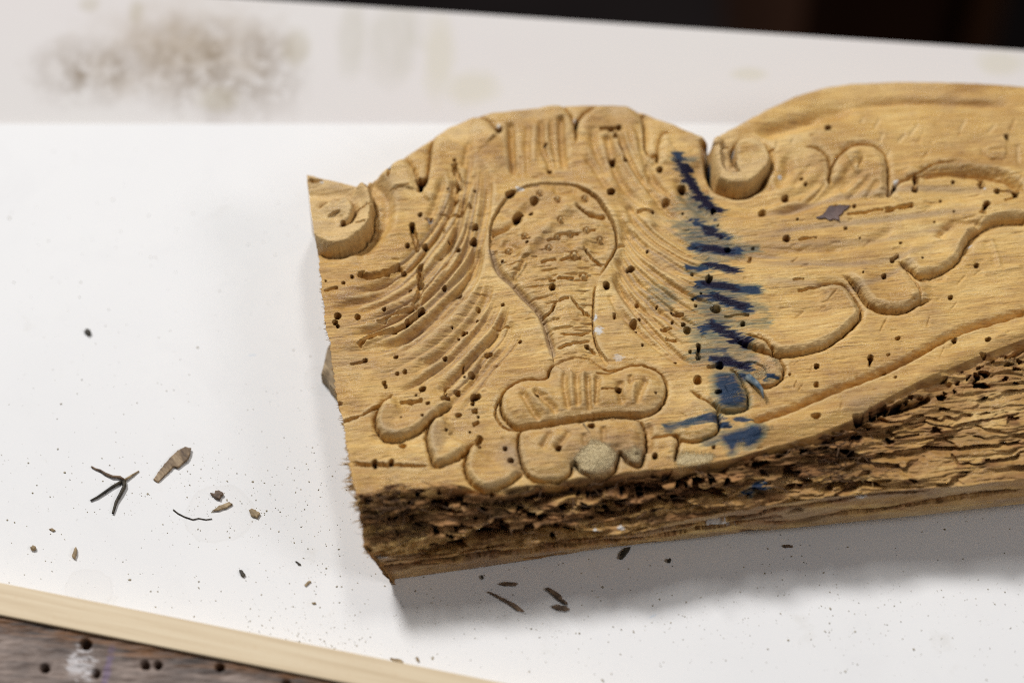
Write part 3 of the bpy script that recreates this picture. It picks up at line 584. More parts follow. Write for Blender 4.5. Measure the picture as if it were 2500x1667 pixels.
# scratches and small chisel facets everywhere on the face
for i in range(330):
    x, y = rng.uniform(800, 2560), rng.uniform(320, 1180); l = rng.uniform(10, 50); an = rng.normal(-.10, .12)
    if rng.random() < .25: an = rng.uniform(-1.4, -.6) if x > 1900 else rng.uniform(-.4, 1.2)
    c = spline(np.array([(x, y), (x+l*.5*math.cos(an), y+l*.5*math.sin(an)+rng.normal(0, 2)), (x+l*math.cos(an), y+l*math.sin(an))]))
    groove('Z', c, rng.uniform(.1, .4), rng.uniform(1.8, 3.5), .3, .3)
for (x, y, l, an) in [(2105,300,26,-1.1),(2140,310,40,-1.1),(2150,345,30,-1.2),(2230,325,50,-.9),(2200,345,40,-.8),(2350,310,40,-1.1),(2420,320,40,-.8),(2485,380,60,1.5),(1897,360,26,-1.5),(1935,350,26,-1.2),(2170,380,24,-1.4)]:
    c = spline(np.array([(x-l*.5*math.cos(an), y-l*.5*math.sin(an)), (x+l*.5*math.cos(an), y+l*.5*math.sin(an))])); groove('Z', c, .35, 4, .3, .3); idx, d, _, t = near(c, 9)
    att['pale'][idx] = np.maximum(att['pale'][idx], .9*np.exp(-(d/4)**2)*taper(t, .3, .3))
face = Kf == 0
H += face*MM*.34*(fbm(Gf/60, Cf/7, 100, 4)-.5)+face*MM*.16*(fbm(Gf/14, Cf/3, 101, 2)-.5)
H += face*MM*.9*(fbm(Xf/55, Yf/40, 102, 3)-.5)*(1-smooth(1500, 1900, Xf))
# open galleries
H0 = H.copy()
for reg, pts, dp, w in (('A',[(1020,1380),(1025,1470),(1018,1560)],1.5,8), ('E',[(855,0),(865,100),(850,220),(820,300)],1.3,8), ('E',[(820,305),(720,340),(620,380),(590,410),(530,425)],1.0,4), ('E',[(390,600),(450,550),(520,520),(590,505),(700,480),(780,430),(870,350)],1.6,6),
        ('E',[(380,55),(500,60),(620,30),(720,-20)],2.2,7), ('E',[(130,185),(200,170),(240,160)],1.4,3), ('A',[(1280,640),(1300,700),(1320,760),(1320,830)],1.6,7), ('A',[(1340,1010),(1370,985),(1420,965)],1.2,8), ('A',[(1170,1010),(1250,1005),(1340,1010)],.9,2.5),
        ('A',[(955,1090),(965,1150),(990,1210),(1000,1290)],2.0,6.5), ('A',[(1080,1040),(1110,1090)],1.4,8), ('A',[(1200,1110),(1205,1155)],1.0,4), ('A',[(1130,1350),(1200,1330)],.8,4), ('E',[(1190,740),(1185,790)],1,3), ('E',[(1110,905),(1060,920),(1060,990)],.9,3.5), ('E',[(715,1040),(760,1045),(880,1040)],3.0,5.5),
        ('E',[(1025,1028),(1095,1015)],3.0,5.5), ('E',[(1300,1380),(1330,1300)],1.8,7), ('E',[(1275,1110),(1300,1100)],1.6,5), ('E',[(1270,1210),(1320,1190)],1.6,5), ('E',[(590,870),(600,930)],1.4,3.5), ('E',[(1180,505),(1230,485)],1.4,4), ('F',[(1428,610),(1430,700)],1.8,5), ('F',[(1140,475),(1230,465)],1.0,4),
        ('F',[(1215,350),(1240,372),(1310,380)],1.4,2.6), ('F',[(1180,540),(1220,560),(1265,565)],1.2,4), ('F',[(785,360),(785,405)],1.5,4), ('F',[(1500,775),(1560,765)],1.5,4), ('G',[(1215,480),(1290,462),(1380,455)],1.2,3.2), ('G',[(810,615),(795,680)],.8,3.5), ('G',[(1170,828),(1265,815)],1.4,2.2), ('G',[(1205,912),(1340,885),(1510,875)],1.6,2.6),
        ('H',[(230,255),(380,240),(480,225),(560,215)],1.6,3.0), ('H',[(560,215),(650,205),(740,190),(800,175)],2.2,6.5), ('H',[(610,655),(640,630),(680,615)],3.0,5), ('H',[(1570,150),(1640,130),(1690,110)],1.6,5), ('H',[(1500,65),(1650,72)],.7,4), ('H',[(1410,190),(1385,270)],1.4,8), ('D',[(770,1190),(765,1330)],2.2,8),
        ('D',[(1430,1190),(1455,1270)],2.2,9), ('K',[(785,215),(775,270)],1.4,5), ('B',[(985,372),(1060,360),(1130,362)],2.0,3.2), ('B',[(1100,400),(1110,440)],1.8,5), ('B',[(1130,490),(1160,540)],1.2,4), ('B',[(1175,600),(1190,640)],1.6,5), ('B',[(1265,990),(1330,985),(1380,1000)],.9,4),
        ('G',[(1400,285),(1470,250),(1500,190),(1600,185),(1670,190)],.6,3), ('E',[(1415,460),(1500,450),(1560,455)],.8,2.2), ('E',[(330,740),(440,715)],1.4,2.4), ('F',[(1620,395),(1760,378),(1820,380)],1.1,2.6), ('F',[(640,395),(600,380)],.5,2), ('F',[(680,970),(800,965)],1.4,2.2), ('F',[(640,845),(750,835),(860,780)],1.0,2.4)):
    channel(reg, pts, dp, w)
# worm holes: position, size in the enlargements
HL = dict(
A=[(1445,1120,24),(1430,1213,33),(1315,1290,18),(925,1255,19),(1057,1245,22),(897,1440,22),(1022,1020,18),(435,1115,20),(1285,615,14),(1300,905,24,1.5),(1235,825,8),(1440,850,12),(1240,1215,8),(790,660,16),(500,1490,14),(435,1540,14),(960,1100,22),(300,1525,8),(1320,800,16)],
B=[(570,487,16),(600,688,20),(1080,622,28,6,1.25,1.5),(1130,362,24),(1072,372,26),(1072,862,34),(1105,430,22,2),(1445,675,26),(1495,912,34,2),(1615,810,38),(485,918,38,2.5),(360,1040,34,6,1.5,-.6),(458,1030,18),(428,1268,11),(240,1382,11),(1225,1415,26,6,1.4,0),(1035,1560,26),(1183,620,20),(1820,1530,28),(1860,985,20),(300,865,26,5,1.9,-.6),(1390,1000,14),(1350,1295,12),(1690,1495,12),(1320,247,14,1.5,1.6,0),(150,230,14,2,1.6,-.4)],
C=[(1550,710,36),(1120,1387,38),(885,1530,42,2),(1285,1195,18),(1325,1250,18),(305,830,28),(500,695,22),(840,510,14,3,1.8,-.5),(690,625,14)],
D=[(1698,795,24,6,1.5,1.3),(1155,1243,20),(765,1325,36),(1450,1270,36),(1605,1337,34),(1790,1350,44),(1500,1470,36),(1030,1425,14),(765,1195,20),(150,1480,20),(1550,210,14,3,1.6,.2)],
E=[(1048,172,22),(1165,218,22),(235,388,28),(388,395,26,2),(590,335,16),(215,435,20),(235,460,14),(1310,320,20,1.5),(1498,297,14),(443,713,20),(680,695,20),(1053,695,18),(1258,820,28,2.5),(748,808,18,2),(690,822,16,1.5),(885,942,30),(1150,962,30,2),(1390,658,22,2,1.6,-.2),(1060,1022,24,6,1.6,-.2),(925,1067,16),(1290,1000,34,6,1.4,-.3),(1268,1050,18),(1160,1137,18,3,1.5,-.2),(1065,1265,12),(883,1168,11),(1200,492,16),(515,1490,22),(520,1525,20),(645,1495,22),(1515,1392,18),(1558,1492,26),(875,345,30),(770,425,22),(740,30,20),(1630,575,14),(835,990,9),(600,915,14),(1110,470,8),(1160,535,9),(1245,1268,9),(250,1042,14,3,1.6,0),(1305,397,9),(1205,840,9),(720,1170,8),(730,1370,28,2,1.3,.4),(1060,985,12),(1320,1390,14),(1275,1110,16,3),(1310,1150,10),(790,165,14)],
F=[(308,180,28),(725,157,26),(930,435,34,2.2),(948,486,10),(1342,493,34,2),(1312,446,19),(1228,423,11),(1427,615,18),(1427,700,20),(1422,870,38,2.5),(1588,762,34),(1768,447,19),(573,622,20),(620,1155,20),(607,1240,30),(812,970,28),(355,1413,30),(1095,1455,26),(1545,1382,15),(1405,322,13,2),(1380,262,13,2),(1445,230,10),(1250,723,13),(960,265,13,1.5,1.5,0),(975,385,14),(1365,655,14,2),(190,1020,18),(1110,300,9),(1580,965,20,5,1.6,0),(1100,988,9),(1000,606,9),(1220,350,8)],
G=[(1108,110,32),(912,225,36,2),(1115,467,33),(615,560,30),(830,545,15),(490,222,22),(1618,372,17),(1210,298,11),(1372,1550,24),(512,1078,34,2,1.6,0),(740,1195,18),(235,240,9),(535,350,8),(1740,455,9)],
H=[(550,792,24),(1118,958,22),(1338,690,24),(437,1480,30),(1145,1335,28),(1430,1340,26),(692,500,13),(670,1305,16,3,1.5,0),(370,775,9),(980,322,9),(875,645,9),(1145,235,9),(590,1445,12,1.5,1.5,0),(620,655,22)],
K=[(410,272,19),(408,400,22,1.6),(890,298,16),(120,625,16,3,1.8,-.2),(400,640,22,3,1.8,-.1),(222,325,10,2),(955,360,10,2)])
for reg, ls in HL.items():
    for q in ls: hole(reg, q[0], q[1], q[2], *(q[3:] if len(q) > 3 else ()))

# -- the rotten lower side
low = ~face
fr = (Xf-850)/1650
sev = 1-smooth(1950, 2250, Xf)*.60                                # worst on the left two thirds
dFE = Yf-ip(FE, Xf); dFR = ip(FR, Xf)-Yf
sl = (Kf == 1); ft = (Kf == 2)
n1 = fbm(Gf/150, Cf/11, 110, 4); n2 = fbm(Gf/62, Cf/17, 111, 4); n3 = fbm(Gf/30, Cf/4.5, 112, 3); n4 = fbm(Gf/240, Cf/30, 113, 3)
rid = 1-np.abs(2*n1-1)*2
inn = smooth(0, 18, dFE)*sl
wp = fbm(Gf/90, Cf/40, 121, 3)*2.2
s1 = 1-np.abs(2*fbm(Gf/300, Cf/30+wp, 122, 2)-1)*1.6; s2 = 1-np.abs(2*fbm(Gf/150, Cf/13+wp*1.5, 123, 2)-1)*1.6
n5 = fbm(Gf/70, Cf/16+wp, 118, 3); n6 = fbm(Gf/30, Cf/3, 119, 2)
H += inn*sev*MM*(2.3*(s1-.45) + 1.0*(s2-.45) + 1.4*(n4-.5)*2 + .7*(n3-.5)*2 + .5*(n6-.5)*2 + 1.0*(fbm(Gf/22, Cf/14, 125, 3)-.5))
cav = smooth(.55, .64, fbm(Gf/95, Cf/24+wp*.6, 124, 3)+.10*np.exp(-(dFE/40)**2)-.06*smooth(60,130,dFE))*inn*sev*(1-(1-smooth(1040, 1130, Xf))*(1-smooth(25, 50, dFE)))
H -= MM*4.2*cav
H += inn*(1-sev)*MM*(.7*(n1-.5)+.3*(n3-.5)+.25*(n6-.5)+.8*(s1-.5))
# step under the carving
H -= MM*1.6*np.exp(-((dFE-10)/9)**2)*sl*(.3+.7*sev)*smooth(1020, 1200, Xf)*smooth(.35, .6, fbm(Xf/60, Yf*0, 150, 3))
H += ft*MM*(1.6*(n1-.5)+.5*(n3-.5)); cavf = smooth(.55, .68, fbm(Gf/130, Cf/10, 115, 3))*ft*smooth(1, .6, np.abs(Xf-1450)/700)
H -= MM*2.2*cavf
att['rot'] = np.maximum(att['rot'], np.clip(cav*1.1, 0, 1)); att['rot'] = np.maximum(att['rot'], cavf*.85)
darkn = smooth(.42, .60, fbm(Gf/130, Cf/26, 116, 4)+.14*np.exp(-(dFE/70)**2)-.14*smooth(.55, .95, Tf)-.5*(1-smooth(1040, 1130, Xf))*(1-smooth(25, 50, dFE)))
att['rot'] = np.maximum(att['rot'], .80*darkn*inn*sev)
att['rot'] = np.maximum(att['rot'], .8*np.exp(-((dFE-6)/12)**2)*low*(.2+.8*sev)*smooth(950, 1150, Xf)*smooth(.35, .6, fbm(Xf/50, Yf/20, 151, 3)))
att['brown'] = np.maximum(att['brown'], low*(.50+.25*sev)*(.4+.6*smooth(.35, .6, n5)))
att['grey'] = np.maximum(att['grey'], ft*.75*smooth(.35,.6,fbm(Gf/200, Cf/14, 117, 3)))
for i in range(120):
    x = rng.choice([rng.uniform(900, 2000), rng.uniform(1000, 2480), rng.normal(1400, 220)]); x = min(max(x, 880), 2480); tq = rng.beta(1.2, 2.2)*(1 if x < 2000 else .6)
    y = ip(FE, x)+(ip(FR, x)-ip(FE, x))*(.04+.9*tq); rr0 = rng.uniform(3, 9)
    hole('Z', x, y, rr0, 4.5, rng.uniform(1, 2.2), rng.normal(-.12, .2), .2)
    if rng.random() < .7:
        q = np.hypot((XS-x)/2.2, YS-y)/(rr0*2); att['rot'] = np.maximum(att['rot'], low*.8*(1-smooth(.3, 1.0, q)))
# pits, splits and blobs placed from the photograph
for reg, x, y, dz, asp, an in (('K',635,890,92,1,0),('K',710,635,60,1.5,-.2),('K',845,570,55,1.6,-.25),('K',920,800,40,1.5,-.2),('K',1765,640,66,1.2,0),('K',1080,1060,44,1.5,-.1),('K',290,1095,30,1.4,0),('K',1440,1005,34,1.6,-.2),
        ('K',150,880,50,1.5,0),('K',1290,360,26,1.9,-.2),('K',1570,200,36,1.4,-.3),('K',1630,240,30,1.5,-.2),('K',1390,390,28,1.6,-.2),('K',1510,385,34,1.6,-.1),('K',1460,355,24,1.6,-.6),('K',1300,465,20,1.8,-.1),('K',1370,450,22,1.5,-.1),('K',1540,280,26,2,-.2),('K',1420,310,22,2,0),
        ('K',1720,195,30,2,0),('K',1740,260,30,2.2,0),('K',1790,290,30,1.8,.2),('K',1720,360,32,2,0),('K',1820,240,30,1.5,0),('K',1240,720,52,2.2,-.05),('K',1130,500,40,1.4,.2),('K',1600,930,30,1.8,1),('J',40,800,80,1.8,0),('J',450,720,60,1.8,-.1),('J',400,905,50,2.2,-.2),('J',240,890,44,1.6,-.3),('J',820,820,56,1.3,-.1),
        ('J',1370,690,66,1.1,0),('J',1100,880,50,2.4,-.1),('J',940,650,44,2.2,0),('J',1700,600,34,2.4,0),('J',1770,650,38,2,-.1),('J',500,915,36,1.6,0),('J',180,1040,34,1.6,0),('J',10,960,44,1.4,0),('I',1990,520,76,1.9,0),('I',800,730,44,1.6,-.1),('I',930,810,54,2,-.05),('I',1340,630,54,1.7,0),('I',700,480,40,1.8,0),('I',1120,530,34,1.5,.2),('I',1500,900,52,3.4,-.05),('I',520,600,60,1.3,.2),('I',1900,730,50,2,0)):
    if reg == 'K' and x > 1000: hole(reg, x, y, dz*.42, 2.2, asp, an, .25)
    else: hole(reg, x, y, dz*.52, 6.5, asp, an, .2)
    (cx, cy) = r(reg, [(x, y)])[0]; rr_ = dz/REG[reg][2]; q = np.hypot((XS-cx)/asp, (YS-cy))/rr_
    att['rot'] = np.maximum(att['rot'], low*.85*(1-smooth(.35, 1.0, q)))
for reg, pts, dp, w in (('K',[(1120,870),(1200,860),(1320,865),(1450,840),(1600,825),(1853,810)],3.0,5), ('K',[(1350,870),(1380,930),(1400,960)],2,3), ('K',[(1390,950),(1550,950),(1700,930),(1853,900)],2.4,5), ('K',[(950,770),(1130,750)],1.6,3), ('K',[(930,690),(1080,680),(1180,665),(1380,690),(1500,650),(1700,620),(1853,590)],1.0,2.5),
        ('K',[(860,600),(980,580),(1100,540),(1200,490)],3.0,6), ('K',[(0,1275),(300,1235),(500,1215),(820,1165),(1200,1140)],1.8,3.5), ('K',[(0,1350),(300,1330),(620,1290),(900,1260),(1200,1200),(1853,1120)],2.0,4.5), ('J',[(0,1195),(400,1150),(600,1120),(900,1090),(1300,1030),(1882,920)],1.8,4),
        ('J',[(0,1215),(300,1190),(700,1150),(1000,1120),(1400,1050),(1882,960)],2.2,4), ('I',[(600,1170),(1100,1110),(1600,1060),(2091,1000)],2.0,5), ('I',[(640,1120),(900,1090),(1300,1040),(1700,960)],1.4,3), ('I',[(1280,915),(1500,905),(1800,880)],3,7), ('J',[(500,880),(650,860),(760,830),(850,780)],3,7), ('J',[(970,715),(1100,710),(1200,690)],1.4,3)):
    channel(reg, pts, dp, w, .1, .1); c = spline(r(reg, pts)); idx, d, _, t = near(c, w*2.5, XS, YS); att['rot'][idx] = np.maximum(att['rot'][idx], .8*np.exp(-(d/(w*1.2))**2)*low[idx])

# -- stains
for pts, w, a_ in (([(290,-20),(345,60),(400,140),(460,180),(545,200)],13,1.), ([(330,310),(420,370),(500,400),(620,450)],13,1.), ([(340,520),(420,540),(520,550),(640,572),(720,560)],17,1.), ([(700,545),(860,545)],13,.55), ([(260,722),(400,735),(450,690),(560,720),(690,765)],12,1.),
        ([(360,872),(500,880),(700,910),(870,912)],13,1.), ([(470,960),(600,1010),(790,1065)],17,1.), ([(330,985),(430,975)],5,.8), ([(400,1245),(500,1200),(600,1260),(770,1360)],17,1.), ([(500,1420),(560,1410),(640,1460)],12,.75), ([(500,1490),(650,1520),(800,1560)],15,1.), ([(510,290),(560,285)],7,.8),
        ([(350,430),(500,480),(600,530)],30,.45), ([(220,340),(330,380)],22,.35), ([(420,930),(560,960),(700,1000)],34,.42), ([(380,1250),(560,1330),(700,1400)],40,.35), ([(300,160),(400,250)],30,.38), ([(400,620),(560,640)],16,.35), ([(450,1060),(520,1150),(560,1200)],30,.42), ([(380,1440),(520,1430)],26,.4), ([(760,1030),(930,1080)],14,.35), ([(720,1210),(960,1190)],12,.3), ([(0,900),(120,1000)],22,.22)):
    paint('blue', 'G', pts, w*(1.15 if a_ > .5 else 1.35), a_ if a_ > .5 else a_*1.35, .85)
for pts, w in (([(300,0),(350,70),(400,140),(470,180),(530,195)],10), ([(400,365),(500,400),(600,445)],8), ([(400,540),(520,550),(610,570)],11), ([(430,690),(560,720),(690,765)],9), ([(430,865),(560,885),(690,910)],8), ([(500,965),(620,1010),(760,1055)],10), ([(480,1195),(570,1240),(660,1300),(760,1360)],11), ([(540,1495),(660,1520),(790,1560)],11)):
    paint('purp', 'G', pts, w*.95, 1.0, .8)
paint('blue', 'C', [(25,990),(60,1070),(120,1170),(200,1290),(300,1400),(420,1500)], 16, 1., .5); paint('purp', 'C', [(60,1070),(120,1180),(200,1300),(300,1410),(420,1500)], 13, 1, .5)
paint('blue', 'C', [(130,1075),(150,1170)], 7, .9, .5); paint('purp', 'C', [(135,1080),(150,1170)], 5, .8, .5); paint('blue', 'C', [(340,1010),(352,1140)], 4, .9, .4, False)
fillp('blue', 'T', [(370,640),(560,630),(620,740),(680,860),(675,950),(560,990),(430,970),(385,880)], .95, 18); fillp('blue', 'T', [(590,620),(700,640),(720,700),(640,710)], .9, 8)
paint('blue', 'T', [(860,700),(920,670)], 8, .9); paint('blue', 'T', [(-60,1150),(100,1120),(250,1080),(385,1040)], 12, .72, .4); paint('blue', 'T', [(300,1070),(395,1080)], 14, .85, .5)
paint('blue', 'T', [(440,1120),(500,1130)], 10, .9); paint('blue', 'T', [(620,1080),(700,1085)], 9, .8); paint('blue', 'T', [(465,1060),(470,1065)], 5, .9)
fillp('blue', 'T', [(400,1230),(560,1180),(740,1150),(850,1190),(800,1300),(700,1350),(600,1330),(560,1400),(510,1400),(470,1310)], .97, 12); paint('blue', 'T', [(270,1280),(420,1250)], 12, .6)
paint('blue', 'J', [(1640,800),(1700,760),(1780,725)], 12, .9); paint('blue', 'B', [(1700,600),(1560,610)], 8, .5)
# grainy filler
for reg, pts, a_ in (('J',[(290,560),(400,440),(480,400),(600,450),(660,500),(620,600),(500,650),(380,640)],.95), ('J',[(680,490),(800,440),(860,480),(850,560),(760,580)],.8), ('J',[(1095,590),(1110,480),(1250,470),(1400,490),(1370,560),(1250,590)],.98),
        ('T',[(560,1280),(650,1260),(700,1330),(600,1350)],.7), ('T',[(780,1180),(930,1170),(900,1240),(800,1270)],.7), ('T',[(540,860),(620,800),(650,850),(560,950)],.7), ('T',[(880,480),(960,440),(1000,520),(960,600)],.7), ('T',[(680,640),(850,560),(900,640),(780,720)],.75), ('T',[(430,1230),(700,1170),(780,1250),(560,1330)],.32),
        ('E',[(540,1210),(620,1180),(700,1230),(640,1290)],.45), ('E',[(940,1260),(1000,1240),(1040,1330),(980,1420)],.4), ('J',[(1560,780),(1650,740),(1700,800),(1600,830)],.6), ('J',[(1740,720),(1882,690),(1882,760),(1780,790)],.6), ('K',[(100,1000),(300,1050),(250,1110),(60,1090)],.5), ('K',[(680,1010),(930,990),(920,1030),(760,1050)],.55), ('C',[(-40,990),(20,970),(40,1060),(-10,1080)],.6), ('J',[(1290,930),(1320,900),(1400,905),(1350,950)],.0)):
    if a_: fillp('dust', reg, pts, a_, 14)
# white paint and plaster crumbs
for reg, x, y, rx, ry in (('F',665,505,12,10),('F',640,405,5,9),('F',815,703,14,9),('A',1095,1050,7,5),('C',1065,1170,6,7),('D',575,1245,8,6),('D',1480,1300,3,3),('B',370,825,11,4),('B',1800,530,4,14),('B',1520,0,0.1,0.1),('C',575,955,3,6),('C',650,845,9,3),('C',740,830,4,3),('A',265,768,6,4),('H',1285,515,5,4),('B',800,300,4,4),('A',1620,340,5,5),('J',1430,1030,32,6),('J',490,1070,12,4),('J',670,1050,9,5),('K',715,1185,22,4),('I',640,1085,14,3)):
    (cx, cy) = r(reg, [(x, y)])[0]; q = np.hypot((XR_-cx)/rx, (YR_-cy)/ry)+(fbm(Xf/5, Yf/4, 77, 2)-.5)*1.1
    att['white'] = np.maximum(att['white'], (.9 if (reg, x) != ('F', 815) else .5)*(1-smooth(.7, 1.05, q))*(.75+.25*vnoise(Xf/4, Yf/4, 5)))
    H += (q < 1.1)*MM*.08*(1-smooth(.5, 1.1, q))
# colour differences of the wood itself
fillp('brown', 'U', [(x, y) for x, y in MED], .22, 10, False); fillp('brown', 'O', SH1, .25, 10); fillp('brown', 'O', SH2, .30, 10)
paint('grey', 'U', [(160,640),(220,800),(330,900),(430,1010),(560,1150),(610,1300),(650,1450)], 9, .9, .5, False)
paint('brown', 'B', [(320,300),(500,300),(650,330)], 34, .5); paint('brown', 'B', [(940,330),(1100,330),(1200,450)], 30, .35)
fillp('pale', 'A', SCR, .85, 14); fillp('pale', 'C', [(330,910),(345,800),(500,670),(640,830),(600,1050),(950,1000),(820,1255),(600,1290),(390,1230)], .85, 14)
fillp('pale', 'A', [(1150,400),(1240,320),(1450,265),(1560,340),(1500,420),(1250,480),(1110,560)], .8, 14); fillp('pale', 'A', [(660,740),(860,590),(990,730),(990,840),(790,835)], .6, 10)
fillp('pale', 'B', [(940,210),(1060,150),(1200,190),(1240,290),(1000,280)], .6, 14); fillp('pale', 'D', [(100,200),(600,160),(1030,170),(1040,340),(700,350),(120,340)], .5, 30)
fillp('grey', 'J', [(270,470),(480,380),(860,440),(860,560),(650,600),(500,640),(300,600)], .5, 20); fillp('grey', 'I', [(1640,100),(1780,120),(1830,320),(1700,330),(1660,240)], .9, 14)
fillp('grey', 'E', [(930,1260),(1000,1230),(1060,1330),(1000,1450),(950,1430)], .7, 12); fillp('grey', 'E', [(540,1180),(600,1200),(700,1280),(640,1310),(560,1280)], .6, 12)
fillp('grey', 'T', [(660,500),(740,475),(810,500),(780,550),(700,550)], 1.0, 4); fillp('grey', 'T', [(860,480),(1000,500),(1000,640),(880,700),(820,620)], .5, 12)
fillp('grey', 'K', [(600,520),(800,480),(850,560),(700,620)], .6, 24)
att['grey'] = np.maximum(att['grey'], face*.30*smooth(.56, .72, fbm(Gf/70, Cf/40, 130, 4))*(Xf < 1800)); att['grey'] = np.maximum(att['grey'], face*.15*smooth(.6, .75, fbm(Gf/120, Cf/50, 131, 4)))
att['brown'] = np.maximum(att['brown'], face*.28*smooth(.52, .70, fbm(Gf/110, Cf/50, 132, 4)))

def blur(a, n):
    for ax in (0, 1):
        c = np.cumsum(np.concatenate([np.repeat(np.take(a, [0], ax), n+1, ax), a, np.repeat(np.take(a, [-1], ax), n, ax)], ax), ax)
        a = (np.take(c, range(2*n+1, c.shape[ax]), ax)-np.take(c, range(0, c.shape[ax]-2*n-1), ax))/(2*n+1)
    return a
Hc = np.clip(H0, -.003, .005).reshape(NY, NX); up = (Hc-blur(blur(Hc, 5), 5)).ravel()
att['pale'] = np.maximum(att['pale'], face*.75*smooth(.00006, .00030, up)*(1-np.clip(att['blue']*2, 0, 1)))
# -- base surface, displacement
lift = .0075*smooth(900, 2700, Xf)                    # the carving rests on its left corner and rises to the right
gp = 1+.35*(1-smooth(1050, 1300, Xf))
zb = np.where(Kf == 0, ZF, np.where(Kf == 1, ZF+(lift+.013-ZF)*Tf**gp, lift+.013*(1-Tf)))
base = P(Xf, Yf, zb)
ang = np.where(Kf == 0, 0, np.where(Kf == 1, smooth(0, .35, Tf)*math.radians(52), math.radians(52)+smooth(0, .3, Tf)*math.radians(30)))
H = np.clip(H, -.0085, .006); H[(Kf == 2)] *= (1-.8*smooth(.7, 1, Tf[Kf == 2]))
pos = base+np.stack([0*H, -np.sin(ang)*H, np.cos(ang)*H], -1)
pos[:,2] = np.maximum(pos[:,2], .0003)
pos = pos.reshape(NY, NX, 3)
# skirts: sawn left end (leans inwards), back edge, right end
zr = pos[:,0,2]/ZF
nsk = 14; left = []
for i in range(1, nsk+1):
    q = i/nsk; e = pos[:,0].copy(); e[:,0] += .0095*zr*q+(fbm(pos[:,0,1]*700, e[:,2]*0+q*6, 140, 3)-.5)*.0012; e[:,2] = pos[:,0,2]*(1-q); left.append(e)
back = []
for i in range(1, 7):
    q = i/6; e = pos[0].copy(); e[:,1] -= .001*q; e[:,2] = pos[0,:,2]*(1-q); back.append(e)

def grid_faces(n, m, flip=False):
    a_ = (np.arange(n-1)[:,None]*m+np.arange(m-1)[None]).ravel()
    f = np.stack([a_, a_+m, a_+m+1, a_+1], 1); return f[:, ::-1] if flip else f
F_ = grid_faces(NY, NX)
Vn = pos.reshape(-1, 3)
# region of every face -> parts
reg_id = np.zeros(NV, np.int16)
def mark(poly_idx, n, only=True):
    if only: poly_idx = poly_idx[Kf[poly_idx] == 0]
    reg_id[poly_idx] = n
PARTS = ['carved_ground', 'scroll', 'scroll', 'medallion', 'shell_tier', 'shell_tier', 'leaf_lobe', 'leaf_lobe', 'leaf_lobe', 'leaf_lobe', 'leaf_lobe', 'leaf_lobe', 'leaf_lobe', 'leaf_lobe', 'leaf_lobe', 'edge_moulding', 'rotten_side', 'leaf_lobe', 'leaf_lobe']
cl = lambda reg, pts: spline(r(reg, pts), closed=True)
mark(inside(cl('K', [(0,650),(230,575),(500,455),(760,354),(1000,245),(1200,135),(1380,35),(1560,-26),(1853,-105),(2400,-300),(2400,200),(1853,95),(1500,225),(1100,405),(800,565),(650,655),(400,755),(0,870),(-180,905),(-200,800),(-300,770),(-200,700)])), 15)
mark(inside(cl('H', [(-60,870),(100,850),(230,880),(350,1080),(300,1180),(190,1290),(40,1380),(-140,1430),(-370,1445),(-500,1300),(-450,1100),(-380,950)])), 6)
mark(inside(cl('H', [(180,760),(310,870),(390,990),(480,1050),(600,1078),(740,1065),(850,1000),(850,910),(800,820),(700,670),(500,640),(300,680)])), 7)
mark(inside(cl('H', [(670,655),(770,720),(830,780),(960,770),(1080,720),(1180,640),(1230,540),(1290,440),(1200,330),(1050,390),(850,500),(720,580)])), 8)
mark(inside(cl('T', [(640,270),(760,300),(850,340),(930,430),(1000,500),(1030,600),(1020,680),(940,740),(850,765),(700,700),(620,560),(560,400)])), 9)
mark(inside(cl('T', [(500,595),(570,620),(640,730),(685,860),(675,960),(580,1000),(450,995),(380,940),(340,800),(380,660)])), 10)
mark(inside(cl('T', [(110,775),(250,870),(370,940),(405,1040),(410,1150),(400,1190),(280,1250),(150,1278),(20,1250),(-60,1100),(0,900)])), 11)
mark(inside(cl('E', [(670,975),(590,1030),(535,1110),(523,1190),(545,1270),(620,1318),(720,1320),(840,1275),(940,1190),(1000,1100),(850,1000)])), 12)
mark(inside(cl('E', [(1050,1110),(960,1180),(925,1260),(920,1360),(950,1470),(980,1530),(1090,1500),(1200,1430),(1250,1360),(1280,1200),(1200,1080)])), 13)
mark(inside(cl('I', [(1480,60),(1380,150),(1350,250),(1350,350),(1400,440),(1500,510),(1620,490),(1740,430),(1850,340),(1780,180),(1640,60)])), 14)
mark(inside(cl('D', [(0,970),(90,910),(200,880),(360,900),(460,990),(490,1120),(490,1300),(480,1400),(200,1420),(0,1250),(-100,1200)])), 17)
mark(inside(cl('A', [(640,742),(740,640),(860,578),(940,625),(990,715),(1010,800),(1003,852),(900,880),(790,850),(720,800)])), 18)
mark(inside(mc), 3); mark(inside(sh1), 4); mark(inside(sh2), 5); mark(inside(scrA), 1); mark(inside(scrC), 2)
reg_id[Kf > 0] = 16
freg = reg_id[F_[:,0]]

# vertex normals of the whole surface, so that parts meet without seams
v0, v1, v2, v3 = (Vn[F_[:,k]] for k in range(4)); fn = np.cross(v2-v0, v3-v1)
VN = np.zeros_like(Vn)
for k in range(4):
    for a_ in range(3): VN[:,a_] += np.bincount(F_[:,k], fn[:,a_], NV)
VN /= np.linalg.norm(VN, axis=1, keepdims=True)+1e-20
if VN[:,2].mean() < 0: F_ = F_[:, ::-1]; VN = -VN

